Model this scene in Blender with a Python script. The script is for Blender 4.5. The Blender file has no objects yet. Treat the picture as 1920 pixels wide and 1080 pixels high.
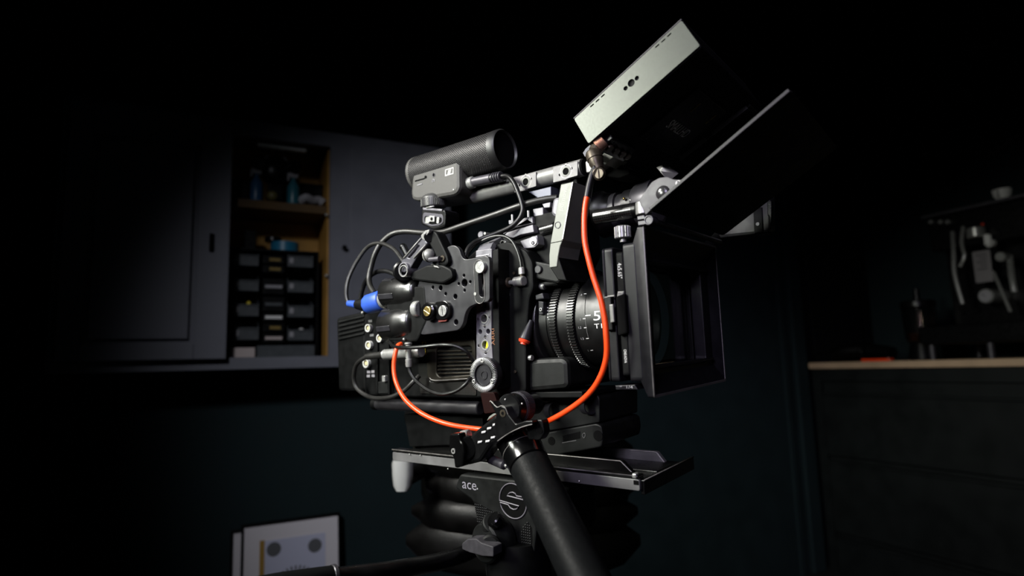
import bpy, bmesh, math, random
from mathutils import Vector, Matrix
random.seed(7)
PI = math.pi
SC = bpy.context.scene
COL = SC.collection

# ---------------------------------------------------------------- view geometry
F = 1128.14                                   # focal length in pixels of a 1920 wide frame
EYE = Vector((0.0, 0.0, 0.98))
R_RIG = Matrix(((0.7935, 0.0, -0.6086), (0, 0, 0), (0, 0, 0)))
def _rig_axes(yaw, pit, rol):
    cy, sy, cp, sp, cr, sr = math.cos(yaw), math.sin(yaw), math.cos(pit), math.sin(pit), math.cos(rol), math.sin(rol)
    rx = Matrix(((1, 0, 0), (0, cp, sp), (0, -sp, cp)))
    rz = Matrix(((cr, -sr, 0), (sr, cr, 0), (0, 0, 1)))
    m = rz @ rx
    return Matrix((m @ Vector((cy, 0, -sy)), m @ Vector((sy, 0, cy)), m @ Vector((0, -1, 0))))
R_RIG = _rig_axes(0.65453194, 0.08958085, -0.04437118)        # rows: rig axes in view coords (x right, y down, z forward)
def _ray(px, py): return Vector(((px - 960) / F, (py - 540) / F, 1.0))
def _room_axes():
    h = lambda x: 688 - .03 * (x - 960)
    y = _ray(389, h(389)).normalized(); a = _ray(3000, h(3000)).normalized()
    up = y.cross(a).normalized()
    if up.y > 0: up = -up
    return Matrix((y.cross(up), y, up))
R_ROOM = _room_axes()
C_RIG = Vector((0.4258053, -0.57428539, -0.02217611))          # the viewer's place in rig coordinates
T_RIG = Matrix.Translation(EYE) @ (R_ROOM @ R_RIG.transposed()).to_4x4() @ Matrix.Translation(-C_RIG)
T_ROOM = Matrix.Identity(4)
FRAMES = {'rig': T_RIG, 'room': T_ROOM}
def q(px, py, y=None, x=None, z=None, frame='rig'):
    "where the sight line of a photo point meets a plane of the rig (or the room)"
    R, O = (R_RIG, C_RIG) if frame == 'rig' else (R_ROOM, EYE)
    d = R @ _ray(px, py)
    if y is not None: t = (y - O.y) / d.y
    elif x is not None: t = (x - O.x) / d.x
    else: t = (z - O.z) / d.z
    return O + d * t
def qd(px, py, depth, frame='rig'):
    R, O = (R_RIG, C_RIG) if frame == 'rig' else (R_ROOM, EYE)
    return O + (R @ _ray(px, py)) * depth

# ---------------------------------------------------------------- camera
cam = bpy.data.cameras.new('camera'); co = bpy.data.objects.new('camera', cam); COL.objects.link(co)
m3 = R_ROOM @ Matrix(((1, 0, 0), (0, -1, 0), (0, 0, -1)))
co.matrix_world = Matrix.Translation(EYE) @ m3.to_4x4()
cam.sensor_width = 36; cam.lens = 36 * F / 1920; cam.clip_start = .02
cam.dof.use_dof = True; cam.dof.focus_distance = .62; cam.dof.aperture_fstop = 3.7
SC.camera = co

# ---------------------------------------------------------------- light
SC.view_settings.view_transform = 'Standard'; SC.view_settings.look = 'None'
SC.view_settings.exposure = 0.0; SC.view_settings.gamma = 1.0; SC.view_settings.use_curve_mapping = False
W = bpy.data.worlds.new('world'); SC.world = W; W.use_nodes = True
W.node_tree.nodes['Background'].inputs[0].default_value = (.25, .6, .65, 1)
W.node_tree.nodes['Background'].inputs[1].default_value = .0035
def area(name, pos, aim, size, power, col, frame='rig', spread=180, size_y=None):
    L = bpy.data.lights.new(name, 'AREA'); L.energy = power; L.color = col; L.size = size
    L.spread = math.radians(spread)
    if size_y: L.shape = 'RECTANGLE'; L.size_y = size_y
    o = bpy.data.objects.new(name, L); COL.objects.link(o)
    p = FRAMES[frame] @ Vector(pos); a = FRAMES[frame] @ Vector(aim)
    o.location = p; o.rotation_euler = (a - p).to_track_quat('-Z', 'Y').to_euler()
    return o
area('key_softbox', (-.56, -.86, .74), (.05, -.06, .04), .30, 5.4, (1.0, .985, .92), spread=80, size_y=.34)
area('side_panel', (-.40, -1.20, .42), (-.04, -.06, .07), .26, 1.1, (.95, 1.0, .90), spread=40)
area('lavender_panel', (.50, -1.42, .60), (.16, -.06, .08), .4, 0.65, (.78, .70, 1.0), spread=42)
def spot(name, pos, aim, power, col, ang, blend, frame='room', r=.1):
    L = bpy.data.lights.new(name, 'SPOT'); L.energy = power; L.color = col
    L.spot_size = math.radians(ang); L.spot_blend = blend; L.shadow_soft_size = r
    o = bpy.data.objects.new(name, L); COL.objects.link(o)
    p = FRAMES[frame] @ Vector(pos); a = FRAMES[frame] @ Vector(aim)
    o.location = p; o.rotation_euler = (a - p).to_track_quat('-Z', 'Y').to_euler()
spot('wall_spot', (-.65, -.1, 2.0), (1.08, 2.0, .58), 80.0, (.90, .93, 1.0), 48, 1.0)

# ---------------------------------------------------------------- materials
MATS = {}
def mat(name, col, rough=.5, metal=0.0, spec=.5, noise=.0, nscale=60, bump=0.0, bscale=400, coat=0.0, trans=0.0, aniso=0):
    if name in MATS: return MATS[name]
    m = bpy.data.materials.new(name); m.use_nodes = True; nt = m.node_tree
    b = nt.nodes['Principled BSDF']; MATS[name] = m
    b.inputs['Base Color'].default_value = (*col, 1); b.inputs['Roughness'].default_value = rough
    b.inputs['Metallic'].default_value = metal; b.inputs['Specular IOR Level'].default_value = spec
    b.inputs['Coat Weight'].default_value = coat; b.inputs['Transmission Weight'].default_value = trans
    tc = nt.nodes.new('ShaderNodeTexCoord')
    if noise:
        n = nt.nodes.new('ShaderNodeTexNoise'); n.inputs['Scale'].default_value = nscale; n.inputs['Detail'].default_value = 4
        nt.links.new(tc.outputs['Object'], n.inputs['Vector'])
        r = nt.nodes.new('ShaderNodeMapRange'); r.inputs[1].default_value = .3; r.inputs[2].default_value = .7
        r.inputs[3].default_value = 1 - noise; r.inputs[4].default_value = 1 + noise
        nt.links.new(n.outputs['Fac'], r.inputs['Value'])
        mx = nt.nodes.new('ShaderNodeVectorMath'); mx.operation = 'SCALE'; mx.inputs[0].default_value = col
        nt.links.new(r.outputs[0], mx.inputs['Scale']); nt.links.new(mx.outputs[0], b.inputs['Base Color'])
        r2 = nt.nodes.new('ShaderNodeMapRange'); r2.inputs[1].default_value = .3; r2.inputs[2].default_value = .7
        r2.inputs[3].default_value = rough * .85; r2.inputs[4].default_value = min(1, rough * 1.15)
        nt.links.new(n.outputs['Fac'], r2.inputs['Value']); nt.links.new(r2.outputs[0], b.inputs['Roughness'])
    if bump:
        n = nt.nodes.new('ShaderNodeTexNoise'); n.inputs['Scale'].default_value = bscale
        nt.links.new(tc.outputs['Object'], n.inputs['Vector'])
        bp = nt.nodes.new('ShaderNodeBump'); bp.inputs['Strength'].default_value = bump; bp.inputs['Distance'].default_value = .001
        nt.links.new(n.outputs['Fac'], bp.inputs['Height']); nt.links.new(bp.outputs[0], b.inputs['Normal'])
    return m
BLACK = mat('black_anodised', (.0035, .0035, .0037), .30, 0, .28, .25, 90)
DARK = mat('matte_black', (.0026, .0028, .0028), .55, 0, .12, .25, 80)
VOID = mat('hole_black', (.002, .002, .002), .9, 0, .1)
GLOSS = mat('gloss_black', (.0025, .0025, .0026), .18, 0, .5, .2, 50)
GREYMETAL = mat('charcoal_aluminium', (.060, .057, .065), .38, .3, .5, .12, 120)
HANDLE = mat('grey_aluminium', (.18, .177, .168), .42, .2, .5, .1, 140)
PALE = mat('pale_aluminium', (.185, .192, .168), .45, .1, .4, .07, 160)
MONSIDE = mat('brushed_aluminium', (.062, .068, .058), .40, .55, .5, .04, 700)
STEEL = mat('steel', (.42, .42, .40), .30, .6, .5, .1, 200)
BRASS = mat('brass', (.55, .40, .14), .3, 1, .5, .1, 200)
NICKEL = mat('dark_nickel', (.060, .048, .034), .42, .6, .5, .15, 200)
COPPER = mat('pink_copper', (.50, .32, .25), .35, .8, .5, .1, 200)
RUBBER = mat('cable_rubber', (.004, .004, .004), .38, 0, .35, .15, 80)
GREYCABLE = mat('grey_cable_rubber', (.012, .0115, .0105), .42, 0, .45, .12, 80)
ORANGE = mat('orange_rubber', (.98, .070, .010), .33, 0, .5, .06, 90)
BLUE = mat('blue_collar', (.030, .085, .42), .42, 0, .35, .06, 120)
FOAM = mat('foam_grip', (.0055, .006, .0062), .5, 0, .10, .08, 300, .12, 900)
WHITE = mat('white_print', (.75, .74, .72), .6)
GREYPRINT = mat('grey_print', (.30, .29, .31), .6)
DIMPRINT = mat('dim_print', (.10, .10, .10), .6)
AMBER = mat('amber_print', (.16, .055, .015), .6)
YELLOW = mat('yellow_print', (.62, .48, .02), .5)
GREEN = mat('spirit_yellow', (.75, .72, .02), .3)
REDP = mat('red_plastic', (.75, .06, .02), .35)
MIC = mat('mic_grey', (.062, .060, .056), .55, 0, .3, .05, 400, .05, 2500)
HOODM = mat('hood_plastic', (.0068, .0065, .0082), .42, 0, .24, .12, 90)
FLAGM = mat('flag_composite', (.010, .010, .0093), .5, 0, .2, .2, 60)
FLAGEDGE = mat('flag_edge', (.022, .021, .023), .45, .1)
HEAD = mat('head_polymer', (.0065, .007, .0067), .5, 0, .22, .2, 90, .05, 1200)
LENSM = mat('lens_black', (.004, .004, .0039), .38, 0, .36, .15, 70)
PLATE = mat('plate_black', (.016, .0155, .018), .38, 0, .45, .2, 60)
RAIL = mat('rail_grey', (.15, .145, .16), .36, .2, .45, .2, 90)
DOVE = mat('dovetail_grey', (.17, .168, .165), .42, .25, .5, .22, 40)
DOVEB = mat('dovetail_black', (.004, .004, .0038), .3, 0, .5, .3, 40)
EDGEW = mat('pale_edge', (.20, .19, .18), .4, .4, .5, .35, 120)  # pale lines and rings; edge highlights are put into this colour
LEATHER = mat('black_leather', (.0035, .0033, .003), .42, 0, .34, .25, 40, .3, 220)
CHROME = mat('satin_chrome', (.75, .76, .72), .35, .4)

def grille_mat():
    m = mat('perforated_grille', (.12, .115, .115), .45, .5); nt = m.node_tree; b = nt.nodes['Principled BSDF']
    uv = nt.nodes.new('ShaderNodeUVMap'); mp = nt.nodes.new('ShaderNodeMapping')
    mp.inputs['Rotation'].default_value = (0, 0, math.radians(45)); mp.inputs['Scale'].default_value = (480, 480, 1)
    v = nt.nodes.new('ShaderNodeTexVoronoi'); v.voronoi_dimensions = '2D'; v.inputs['Randomness'].default_value = 0; v.inputs['Scale'].default_value = 1
    r = nt.nodes.new('ShaderNodeMapRange'); r.inputs[1].default_value = .28; r.inputs[2].default_value = .40
    nt.links.new(uv.outputs[0], mp.inputs[0]); nt.links.new(mp.outputs[0], v.inputs['Vector']); nt.links.new(v.outputs['Distance'], r.inputs['Value'])
    mx = nt.nodes.new('ShaderNodeMix'); mx.data_type = 'RGBA'
    mx.inputs[6].default_value = (.001, .001, .001, 1); mx.inputs[7].default_value = (.05, .048, .048, 1)
    nt.links.new(r.outputs[0], mx.inputs[0]); nt.links.new(mx.outputs[2], b.inputs['Base Color'])
    mu = nt.nodes.new('ShaderNodeMath'); mu.operation = 'MULTIPLY'; mu.inputs[1].default_value = .5
    nt.links.new(r.outputs[0], mu.inputs[0]); nt.links.new(mu.outputs[0], b.inputs['Specular IOR Level']); nt.links.new(mu.outputs[0], b.inputs['Metallic'])
    bp = nt.nodes.new('ShaderNodeBump'); bp.inputs['Distance'].default_value = .0006
    nt.links.new(r.outputs[0], bp.inputs['Height']); nt.links.new(bp.outputs[0], b.inputs['Normal'])
    return m
GRILLE = grille_mat()
def weave_mat(name, scale, c1, c2, rough=.25, uvs=True):
    m = mat(name, c1, rough, .2, .5, coat=.4); nt = m.node_tree; b = nt.nodes['Principled BSDF']
    uv = nt.nodes.new('ShaderNodeUVMap') if uvs else nt.nodes.new('ShaderNodeTexCoord')
    mp = nt.nodes.new('ShaderNodeMapping'); mp.inputs['Rotation'].default_value = (0, 0, math.radians(45)) if uvs else (0, math.radians(45), 0)
    mp.inputs['Scale'].default_value = (scale, scale, scale)
    c = nt.nodes.new('ShaderNodeTexChecker'); c.inputs['Scale'].default_value = 1
    c.inputs['Color1'].default_value = (*c1, 1); c.inputs['Color2'].default_value = (*c2, 1)
    nt.links.new(uv.outputs[0 if uvs else 3], mp.inputs[0]); nt.links.new(mp.outputs[0], c.inputs['Vector'])
    nt.links.new(c.outputs['Color'], b.inputs['Base Color'])
    return m
CARBON = weave_mat('carbon_weave', 620, (.003, .003, .003), (.018, .018, .017))
CARBONP = weave_mat('carbon_panel_weave', 620, (.004, .004, .0035), (.014, .013, .011), .4, False)

# ---------------------------------------------------------------- mesh helpers
class G:
    "collects shapes (in frame coordinates) for ONE mesh"
    def __init__(s): s.bm = bmesh.new(); s.uv = s.bm.loops.layers.uv.new('UVMap')
    def add(s, me, mx=None):
        if mx is not None: me.transform(mx)
        s.bm.from_mesh(me); bpy.data.meshes.remove(me); return s
    def box(s, c, size, bev=0, rot=None, seg=2):
        t = bmesh.new(); bmesh.ops.create_cube(t, size=1)
        for v in t.verts: v.co = Vector((v.co.x * size[0], v.co.y * size[1], v.co.z * size[2]))
        if bev: bmesh.ops.bevel(t, geom=t.edges[:], offset=bev, segments=seg, affect='EDGES', profile=.5)
        mx = Matrix.Translation(Vector(c))
        if rot is not None: mx = mx @ rot.to_4x4()
        me = bpy.data.meshes.new('t'); t.to_mesh(me); t.free()
        for p in me.polygons: p.use_smooth = False
        return s.add(me, mx)
    def span(s, a, b, bev=0):
        a, b = Vector(a), Vector(b)
        return s.box((a + b) / 2, [abs(b[i] - a[i]) for i in range(3)], bev)
    def lathe(s, p, axis, prof, n=32, up=None, caps=True):
        "prof: (distance along axis, radius)"
        p, a = Vector(p), Vector(axis).normalized()
        u = a.orthogonal().normalized(); w = a.cross(u)
        rings = []
        for t, r in prof:
            if r < 1e-6: rings.append([s.bm.verts.new(p + a * t)])
            else: rings.append([s.bm.verts.new(p + a * t + (u * math.cos(2 * PI * k / n) + w * math.sin(2 * PI * k / n)) * r) for k in range(n)])
        for i in range(len(rings) - 1):
            A, B = rings[i], rings[i + 1]; r = max(prof[i][1], prof[i + 1][1])
            for k in range(n):
                k2 = (k + 1) % n
                if len(A) == 1 and len(B) == 1: continue
                if len(A) == 1: s.bm.faces.new((A[0], B[k], B[k2])).smooth = True
                elif len(B) == 1: s.bm.faces.new((A[k], B[0], A[k2])).smooth = True
                else:
                    f = s.bm.faces.new((A[k], B[k], B[k2], A[k2]))
                    f.smooth = True; us = [k, k, k + 1, k + 1]; ts = [prof[i][0], prof[i + 1][0], prof[i + 1][0], prof[i][0]]
                    for l, uu, tt in zip(f.loops, us, ts): l[s.uv].uv = (uu * 2 * PI * r / n, tt)
        if caps:
            for R, fl in ((rings[0], 1), (rings[-1], 0)):
                if len(R) > 2: s.bm.faces.new(R if fl else R[::-1])
        return s
    def cyl(s, p0, p1, r, r1=None, n=24, bev=0):
        p0, p1 = Vector(p0), Vector(p1); L = (p1 - p0).length; r1 = r if r1 is None else r1
        pr = [(0, r - bev), (bev, r), (L - bev, r1), (L, r1 - bev)] if bev else [(0, r), (L, r1)]
        return s.lathe(p0, p1 - p0, pr, n)
    def ball(s, c, r, n=16, sc=(1, 1, 1)):
        t = bmesh.new(); bmesh.ops.create_uvsphere(t, u_segments=n, v_segments=n // 2, radius=r)
        for f in t.faces: f.smooth = True
        me = bpy.data.meshes.new('t'); t.to_mesh(me); t.free()
        return s.add(me, Matrix.Translation(Vector(c)) @ Matrix.Diagonal((*sc, 1)))
    def tube(s, pts, r, n=10, smooth=6, closed=False):
        pts = [Vector(p) for p in pts]
        if smooth and len(pts) > 2: pts = catmull(pts, smooth, closed)
        rad = r if callable(r) else (lambda t: r)
        N = len(pts); rings = []; prev = None
        for i in range(N):
            if closed: d = pts[(i + 1) % N] - pts[i - 1]
            else: d = pts[min(i + 1, N - 1)] - pts[max(i - 1, 0)]
            if d.length < 1e-9: d = Vector((1, 0, 0))
            d.normalize()
            if prev is None: u = d.orthogonal().normalized()
            else:
                u = prev - d * prev.dot(d)
                u = u.normalized() if u.length > 1e-6 else d.orthogonal().normalized()
            prev = u; w = d.cross(u); rr = rad(i / max(1, N - 1))
            rings.append([s.bm.verts.new(pts[i] + (u * math.cos(2 * PI * k / n) + w * math.sin(2 * PI * k / n)) * rr) for k in range(n)])
        for i in range(N if closed else N - 1):
            A, B = rings[i], rings[(i + 1) % N]
            for k in range(n): s.bm.faces.new((A[k], A[(k + 1) % n], B[(k + 1) % n], B[k])).smooth = True
        if not closed: s.bm.faces.new(rings[0][::-1]); s.bm.faces.new(rings[-1])
        return s
    def slab(s, O, U, V, poly, t, bev=0, holes=(), res=1):
        "flat outline (with holes) in the plane O,U,V, thickness t behind it"
        cu = bpy.data.curves.new('t', 'CURVE'); cu.dimensions = '2D'; cu.fill_mode = 'BOTH'
        cu.extrude = max(t / 2 - bev, 1e-5); cu.bevel_depth = bev; cu.bevel_resolution = res; cu.offset = -bev
        for P in (poly, *holes):
            sp = cu.splines.new('POLY'); sp.points.add(len(P) - 1); sp.use_cyclic_u = True
            for i, (a, b) in enumerate(P): sp.points[i].co = (a, b, 0, 1)
        ob = bpy.data.objects.new('t', cu); me = bpy.data.meshes.new_from_object(ob)
        bpy.data.objects.remove(ob); bpy.data.curves.remove(cu)
        U, V = Vector(U).normalized(), Vector(V).normalized(); N = U.cross(V)
        mx = Matrix((U, V, N)).transposed().to_4x4(); mx.translation = Vector(O) - N * t / 2
        for p in me.polygons: p.use_smooth = False
        return s.add(me, mx)
    def side(s, y, poly, t, bev=0, holes=()):
        "outline in the rig's side plane y, thickness t away from the viewer; points are photo points or (x,z) already"
        return s.slab((0, y, 0), (1, 0, 0), (0, 0, 1), poly, t, bev, holes)
    def quad(s, pts):
        s.bm.faces.new([s.bm.verts.new(Vector(p)) for p in pts]); return s
    def loft(s, loops, caps=True):
        R = [[s.bm.verts.new(Vector(p)) for p in L] for L in loops]; n = len(R[0])
        for A, B in zip(R, R[1:]):
            for k in range(n): s.bm.faces.new((A[k], A[(k + 1) % n], B[(k + 1) % n], B[k])).smooth = True
        if caps: s.bm.faces.new(R[0][::-1]); s.bm.faces.new(R[-1])
        return s
    def text(s, body, O, U, V, size=None, width=None, height=None, ext=.00008, align='LEFT'):
        cu = bpy.data.curves.new('t', 'FONT'); cu.body = body; cu.size = 1; cu.extrude = 0; cu.align_x = 'LEFT'; cu.resolution_u = 3
        ob = bpy.data.objects.new('t', cu); me = bpy.data.meshes.new_from_object(ob)
        bpy.data.objects.remove(ob); bpy.data.curves.remove(cu)
        xs = [v.co.x for v in me.vertices]; ys = [v.co.y for v in me.vertices]
        x0, x1, y1 = min(xs), max(xs), max(ys)
        sx = size if width is None else width / (x1 - x0)
        sy = (height / y1) if height else sx
        U, V = Vector(U).normalized(), Vector(V).normalized(); N = U.cross(V).normalized()
        mx = Matrix((U * sx, V * sy, N)).transposed().to_4x4()
        mx.translation = Vector(O) + N * ext - U * x0 * sx
        return s.add(me, mx)
    def mesh(s, name, m, base, ang=35):
        bmesh.ops.remove_doubles(s.bm, verts=s.bm.verts[:], dist=1e-7)
        bmesh.ops.recalc_face_normals(s.bm, faces=s.bm.faces[:])
        bmesh.ops.translate(s.bm, verts=s.bm.verts[:], vec=-Vector(base))
        me = bpy.data.meshes.new(name); s.bm.to_mesh(me); s.bm.free()
        fl = [p.use_smooth for p in me.polygons]
        me.set_sharp_from_angle(angle=math.radians(ang)); me.materials.append(m)
        me.polygons.foreach_set('use_smooth', fl)
        return me
def catmull(P, k, closed=False):
    out = []; n = len(P)
    for i in range(n if closed else n - 1):
        g = (lambda j: P[j % n]) if closed else (lambda j: P[max(0, min(n - 1, j))])
        a, b, c, d = g(i - 1), g(i), g(i + 1), g(i + 2)
        for j in range(k):
            t = j / k
            out.append(.5 * ((2 * b) + (c - a) * t + (2 * a - 5 * b + 4 * c - d) * t * t + (3 * b - a - 3 * c + d) * t ** 3))
    if not closed: out.append(P[-1].copy())
    return out
def S(y, pts): return [(v.x, v.z) for v in (q(a, b, y=y) for a, b in pts)]
def Rd(poly, r, k=4):
    "round the corners of an outline"
    out = []; n = len(poly)
    for i in range(n):
        p0, p, p1 = Vector(poly[i - 1]), Vector(poly[i]), Vector(poly[(i + 1) % n])
        a, b = (p0 - p), (p1 - p); rr = min(r, a.length * .45, b.length * .45)
        A, B = p + a.normalized() * rr, p + b.normalized() * rr
        for j in range(k + 1):
            t = j / k; v = A * (1 - t) ** 2 + p * 2 * t * (1 - t) + B * t * t; out.append((v.x, v.y))
    return out
def circ(c, r, n=20): return [(c[0] + r * math.cos(2 * PI * k / n), c[1] + r * math.sin(2 * PI * k / n)) for k in range(n)]
def stad(a, b, r, n=8):
    a, b = Vector(a), Vector(b); d = math.atan2(b.y - a.y, b.x - a.x); o = []
    for k in range(n + 1): t = d - PI / 2 + PI * k / n; o.append((b.x + r * math.cos(t), b.y + r * math.sin(t)))
    for k in range(n + 1): t = d + PI / 2 + PI * k / n; o.append((a.x + r * math.cos(t), a.y + r * math.sin(t)))
    return o
def sc(y, px, py): return (q(px, py, y=y) - q(px, py + 1, y=y)).length      # metres per photo pixel there
def hole(y, px, py, r, n=18):
    c = q(px, py, y=y); return circ((c.x, c.z), r * sc(y, px, py), n)
def stadpx(y, a, b, r):
    A, B = q(*a, y=y), q(*b, y=y); return stad((A.x, A.z), (B.x, B.z), r * sc(y, *a))

# ---------------------------------------------------------------- object helpers
def thing(name, label, cat, base, frame='rig', group=None, g=None, m=None, kind=None):
    base = Vector(base)
    me = g.mesh(name, m, base) if g is not None else None
    o = bpy.data.objects.new(name, me); COL.objects.link(o)
    o.matrix_world = FRAMES[frame] @ Matrix.Translation(base)
    if label: o['label'] = label
    if cat: o['category'] = cat
    if group: o['group'] = group
    if kind: o['kind'] = kind
    o['_b'] = base[:]
    return o
def part(root, name, g, m, label=None, kind=None, ang=35):
    b = Vector(root['_b']); o = bpy.data.objects.new(name, g.mesh(name, m, b, ang)); COL.objects.link(o)
    o.parent = root; o['_b'] = b[:]
    if label: o['label'] = label
    if kind: o['kind'] = kind
    return o
def pcopy(src, root, offset):
    o = src.copy(); COL.objects.link(o); o.parent = root; o.location = Vector(src.location) + Vector(offset); return o
def copy_tree(o, parent=None):
    c = o.copy(); COL.objects.link(c)
    if parent is not None: c.parent = parent
    for ch in list(o.children): copy_tree(ch, c)
    return c
Yn = Vector((0, -1, 0))
def disc(y, px, py, r, t, n=24, bev=0):
    "short round boss facing the viewer's side, front at y"
    c = q(px, py, y=y); r *= sc(y, px, py)
    return G().cyl(c, c + Vector((0, t, 0)), r, n=n, bev=bev)
def screw(root, name, y, px, py, r, ang=60, m=None, t=.003, slot=.2):
    c = q(px, py, y=y); R = r * sc(y, px, py); a = math.radians(ang)
    d = Vector((math.cos(a), math.sin(a))) * R * .86; c2 = Vector((c.x, c.z)); w = R * slot * .5
    n_ = Vector((-d.y, d.x)).normalized() * w
    sl = [tuple(c2 + d + n_), tuple(c2 - d + n_), tuple(c2 - d - n_), tuple(c2 + d - n_)]
    g = G().side(y, circ((c.x, c.z), R, 28), t * .6, R * .08, [sl]).cyl(c + Vector((0, t * .55, 0)), c + Vector((0, t, 0)), R * .97)
    o = part(root, name, g, m or STEEL)
    return o
def hexbolt(root, y, px, py, r, m=STEEL, name='bolt', t=.0015):
    c = q(px, py, y=y); R = r * sc(y, px, py)
    g = G().side(y, circ((c.x, c.z), R, 20), t, R * .15, [circ((c.x, c.z), R * .42, 6)])
    part(root, name, g, m)
def cable(pts, r, **k):
    return G().tube([q(a, b, y=y) for a, b, y in pts], r, **k)

# ================================================================ THE ROOM (room axes: x along the cupboard wall, y towards it)
YA, XB = 2.0, 3.2
XL, YF, ZC = -2.3, -1.7, 2.6
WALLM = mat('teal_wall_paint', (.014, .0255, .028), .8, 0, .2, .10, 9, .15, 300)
WALLK = mat('wall_black', (.006, .007, .008), .85, 0, .2)
FLOORM = mat('dark_floor', (.02, .02, .02), .6, 0, .4, .2, 6)
CUPM = mat('grey_cupboard_paint', (.150, .152, .178), .6, 0, .4, .08, 14)
OAK = mat('plywood_interior', (.42, .22, .045), .55, 0, .4, .2, 12)
OAKD = mat('dark_oak_shelf', (.10, .055, .018), .6, 0, .3, .2, 12)
TOPM = mat('plywood_worktop', (.62, .44, .28), .5, 0, .4, .12, 10)
BENCHM = mat('black_green_bench_paint', (.008, .0105, .010), .55, 0, .25, .15, 12)
def rp(px, py, y): return q(px, py, y=y, frame='room')
def rx(px, py, x): return q(px, py, x=x, frame='room')
thing('floor', 'dark floor', None, (0, 0, 0), 'room', kind='structure', g=G().span((XL, YF, -.05), (XB, YA + .1, 0)), m=FLOORM)
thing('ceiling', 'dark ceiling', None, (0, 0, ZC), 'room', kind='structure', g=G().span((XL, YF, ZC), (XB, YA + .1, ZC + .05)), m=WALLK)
xt0, xt1, xt2 = rp(1455, 560, YA).x, rp(1476, 560, YA).x, rp(1500, 560, YA).x
thing('wall_back', 'dark teal painted back wall', None, (0, YA, 0), 'room', kind='structure', g=G().span((XL, YA, 0), (xt2, YA + .1, ZC)), m=WALLM)
thing('wall_right', 'dark teal wall behind the bench', None, (XB, 0, 0), 'room', kind='structure', g=G().span((XB, YF, 0), (XB + .1, YA + .1, ZC)), m=WALLM)
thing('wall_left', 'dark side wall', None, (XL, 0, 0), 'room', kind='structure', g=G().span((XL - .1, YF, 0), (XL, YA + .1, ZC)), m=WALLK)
thing('trim_1', 'narrow moulding strip beside the black recess panel', None, (xt0, YA, 0), 'room', kind='structure', g=G().span((xt0, YA - .012, 0), (xt0 + .035, YA, 2.5), .003), m=WALLM)
thing('trim_2', 'second moulding strip at the edge of the black recess panel', None, (xt1, YA, 0), 'room', kind='structure', g=G().span((xt1, YA - .02, 0), (xt2 - .012, YA, 2.5), .004), m=WALLM)
g = G().span((xt2, YA + .03, 0), (XB, YA + .08, ZC)); d1 = thing('recess_panel', 'black panel standing in for the dark recess behind the bench', None, (xt2, YA, 0), 'room', kind='structure', g=g, m=WALLK)  # added black panel: the shade of a recess put into its colour
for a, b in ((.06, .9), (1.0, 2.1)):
    part(d1, 'raised_panel', G().span((xt2 + .1, YA + .02, a), (XB - .1, YA + .03, b), .004), WALLK)

# ---- cupboard with sliding doors on the back wall
YC = YA - .20
x0, x1 = rp(84, 690, YC).x, rp(848, 560, YC).x
oL, oR = rp(420, 480, YC).x, rp(618, 480, YC).x
zb, zt = rp(500, 691, YC).z, rp(660, 254, YC).z
ob, ot = rp(520, 669, YC).z, rp(520, 262, YC).z
cup = thing('wall_cupboard', 'grey painted wall cupboard with one sliding door pushed open', 'cupboard', ((x0 + x1) / 2, YA, zb), 'room')
g = G()
g.span((x0, YC, zb), (x1, YC + .02, ob)); g.span((x0, YC, ot), (x1, YC + .02, zt)); g.span((oR, YC, ob), (x1, YC + .02, ot))
g.span((x0, YC, ob), (x0 + .03, YC + .02, ot))
part(cup, 'face_frame', g, CUPM)
g = G().span((x0, YC + .02, zb), (x1, YA - .004, zb + .018)).span((x0, YC + .02, zt - .018), (x1, YA - .004, zt)).span((x0, YC + .02, zb), (x0 + .018, YA - .004, zt)).span((x1 - .018, YC + .02, zb), (x1, YA - .004, zt))
part(cup, 'carcass', g, CUPM)
part(cup, 'back_panel', G().span((oL - .3, YA - .012, zb + .02), (oR + .3, YA - .005, zt - .02)), OAK)
part(cup, 'side_panel', G().span((oR - .004, YC + .02, ob), (oR + .014, YA - .012, ot)), OAK)
part(cup, 'side_panel', G().span((oL - .10, YC + .02, ob), (oL - .085, YA - .012, ot)), OAKD)
def zrow(py, y=YC + .1): return rp(520, py, y).z
shz = zrow(398)
part(cup, 'shelf', G().span((oL - .085, YC + .025, shz - .012), (oR - .005, YA - .012, shz + .012)), OAKD)
# the left sliding door: stiles, rails and a recessed panel
dl0, dl1 = x0 + .02, oL + .012
pz0, pz1 = rp(270, 645, YC - .03).z, zt - .10
px0, px1 = rp(150, 600, YC - .03).x, rp(365, 600, YC - .03).x
g = G()
for a, b in (((dl0, YC - .028, zb + .028), (px0, YC - .004, zt - .02)), ((px1, YC - .028, zb + .028), (dl1, YC - .004, zt - .02)), ((px0, YC - .028, zb + .028), (px1, YC - .004, pz0)), ((px0, YC - .028, pz1), (px1, YC - .004, zt - .02))): g.span(a, b, .002)
sd = part(cup, 'sliding_door', g, CUPM)
part(sd, 'groove_back', G().span((px0 - .01, YC - .012, pz0 - .01), (px1 + .01, YC - .006, pz1 + .01)), CUPM)
part(sd, 'raised_panel', G().span((px0 + .014, YC - .024, pz0 + .012), (px1 - .014, YC - .012, pz1 - .012), .003), CUPM)
c = rp(397, 455, YC - .03); part(sd, 'finger_pull', G().box(c, (.012, .01, .05), .003), VOID)
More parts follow.
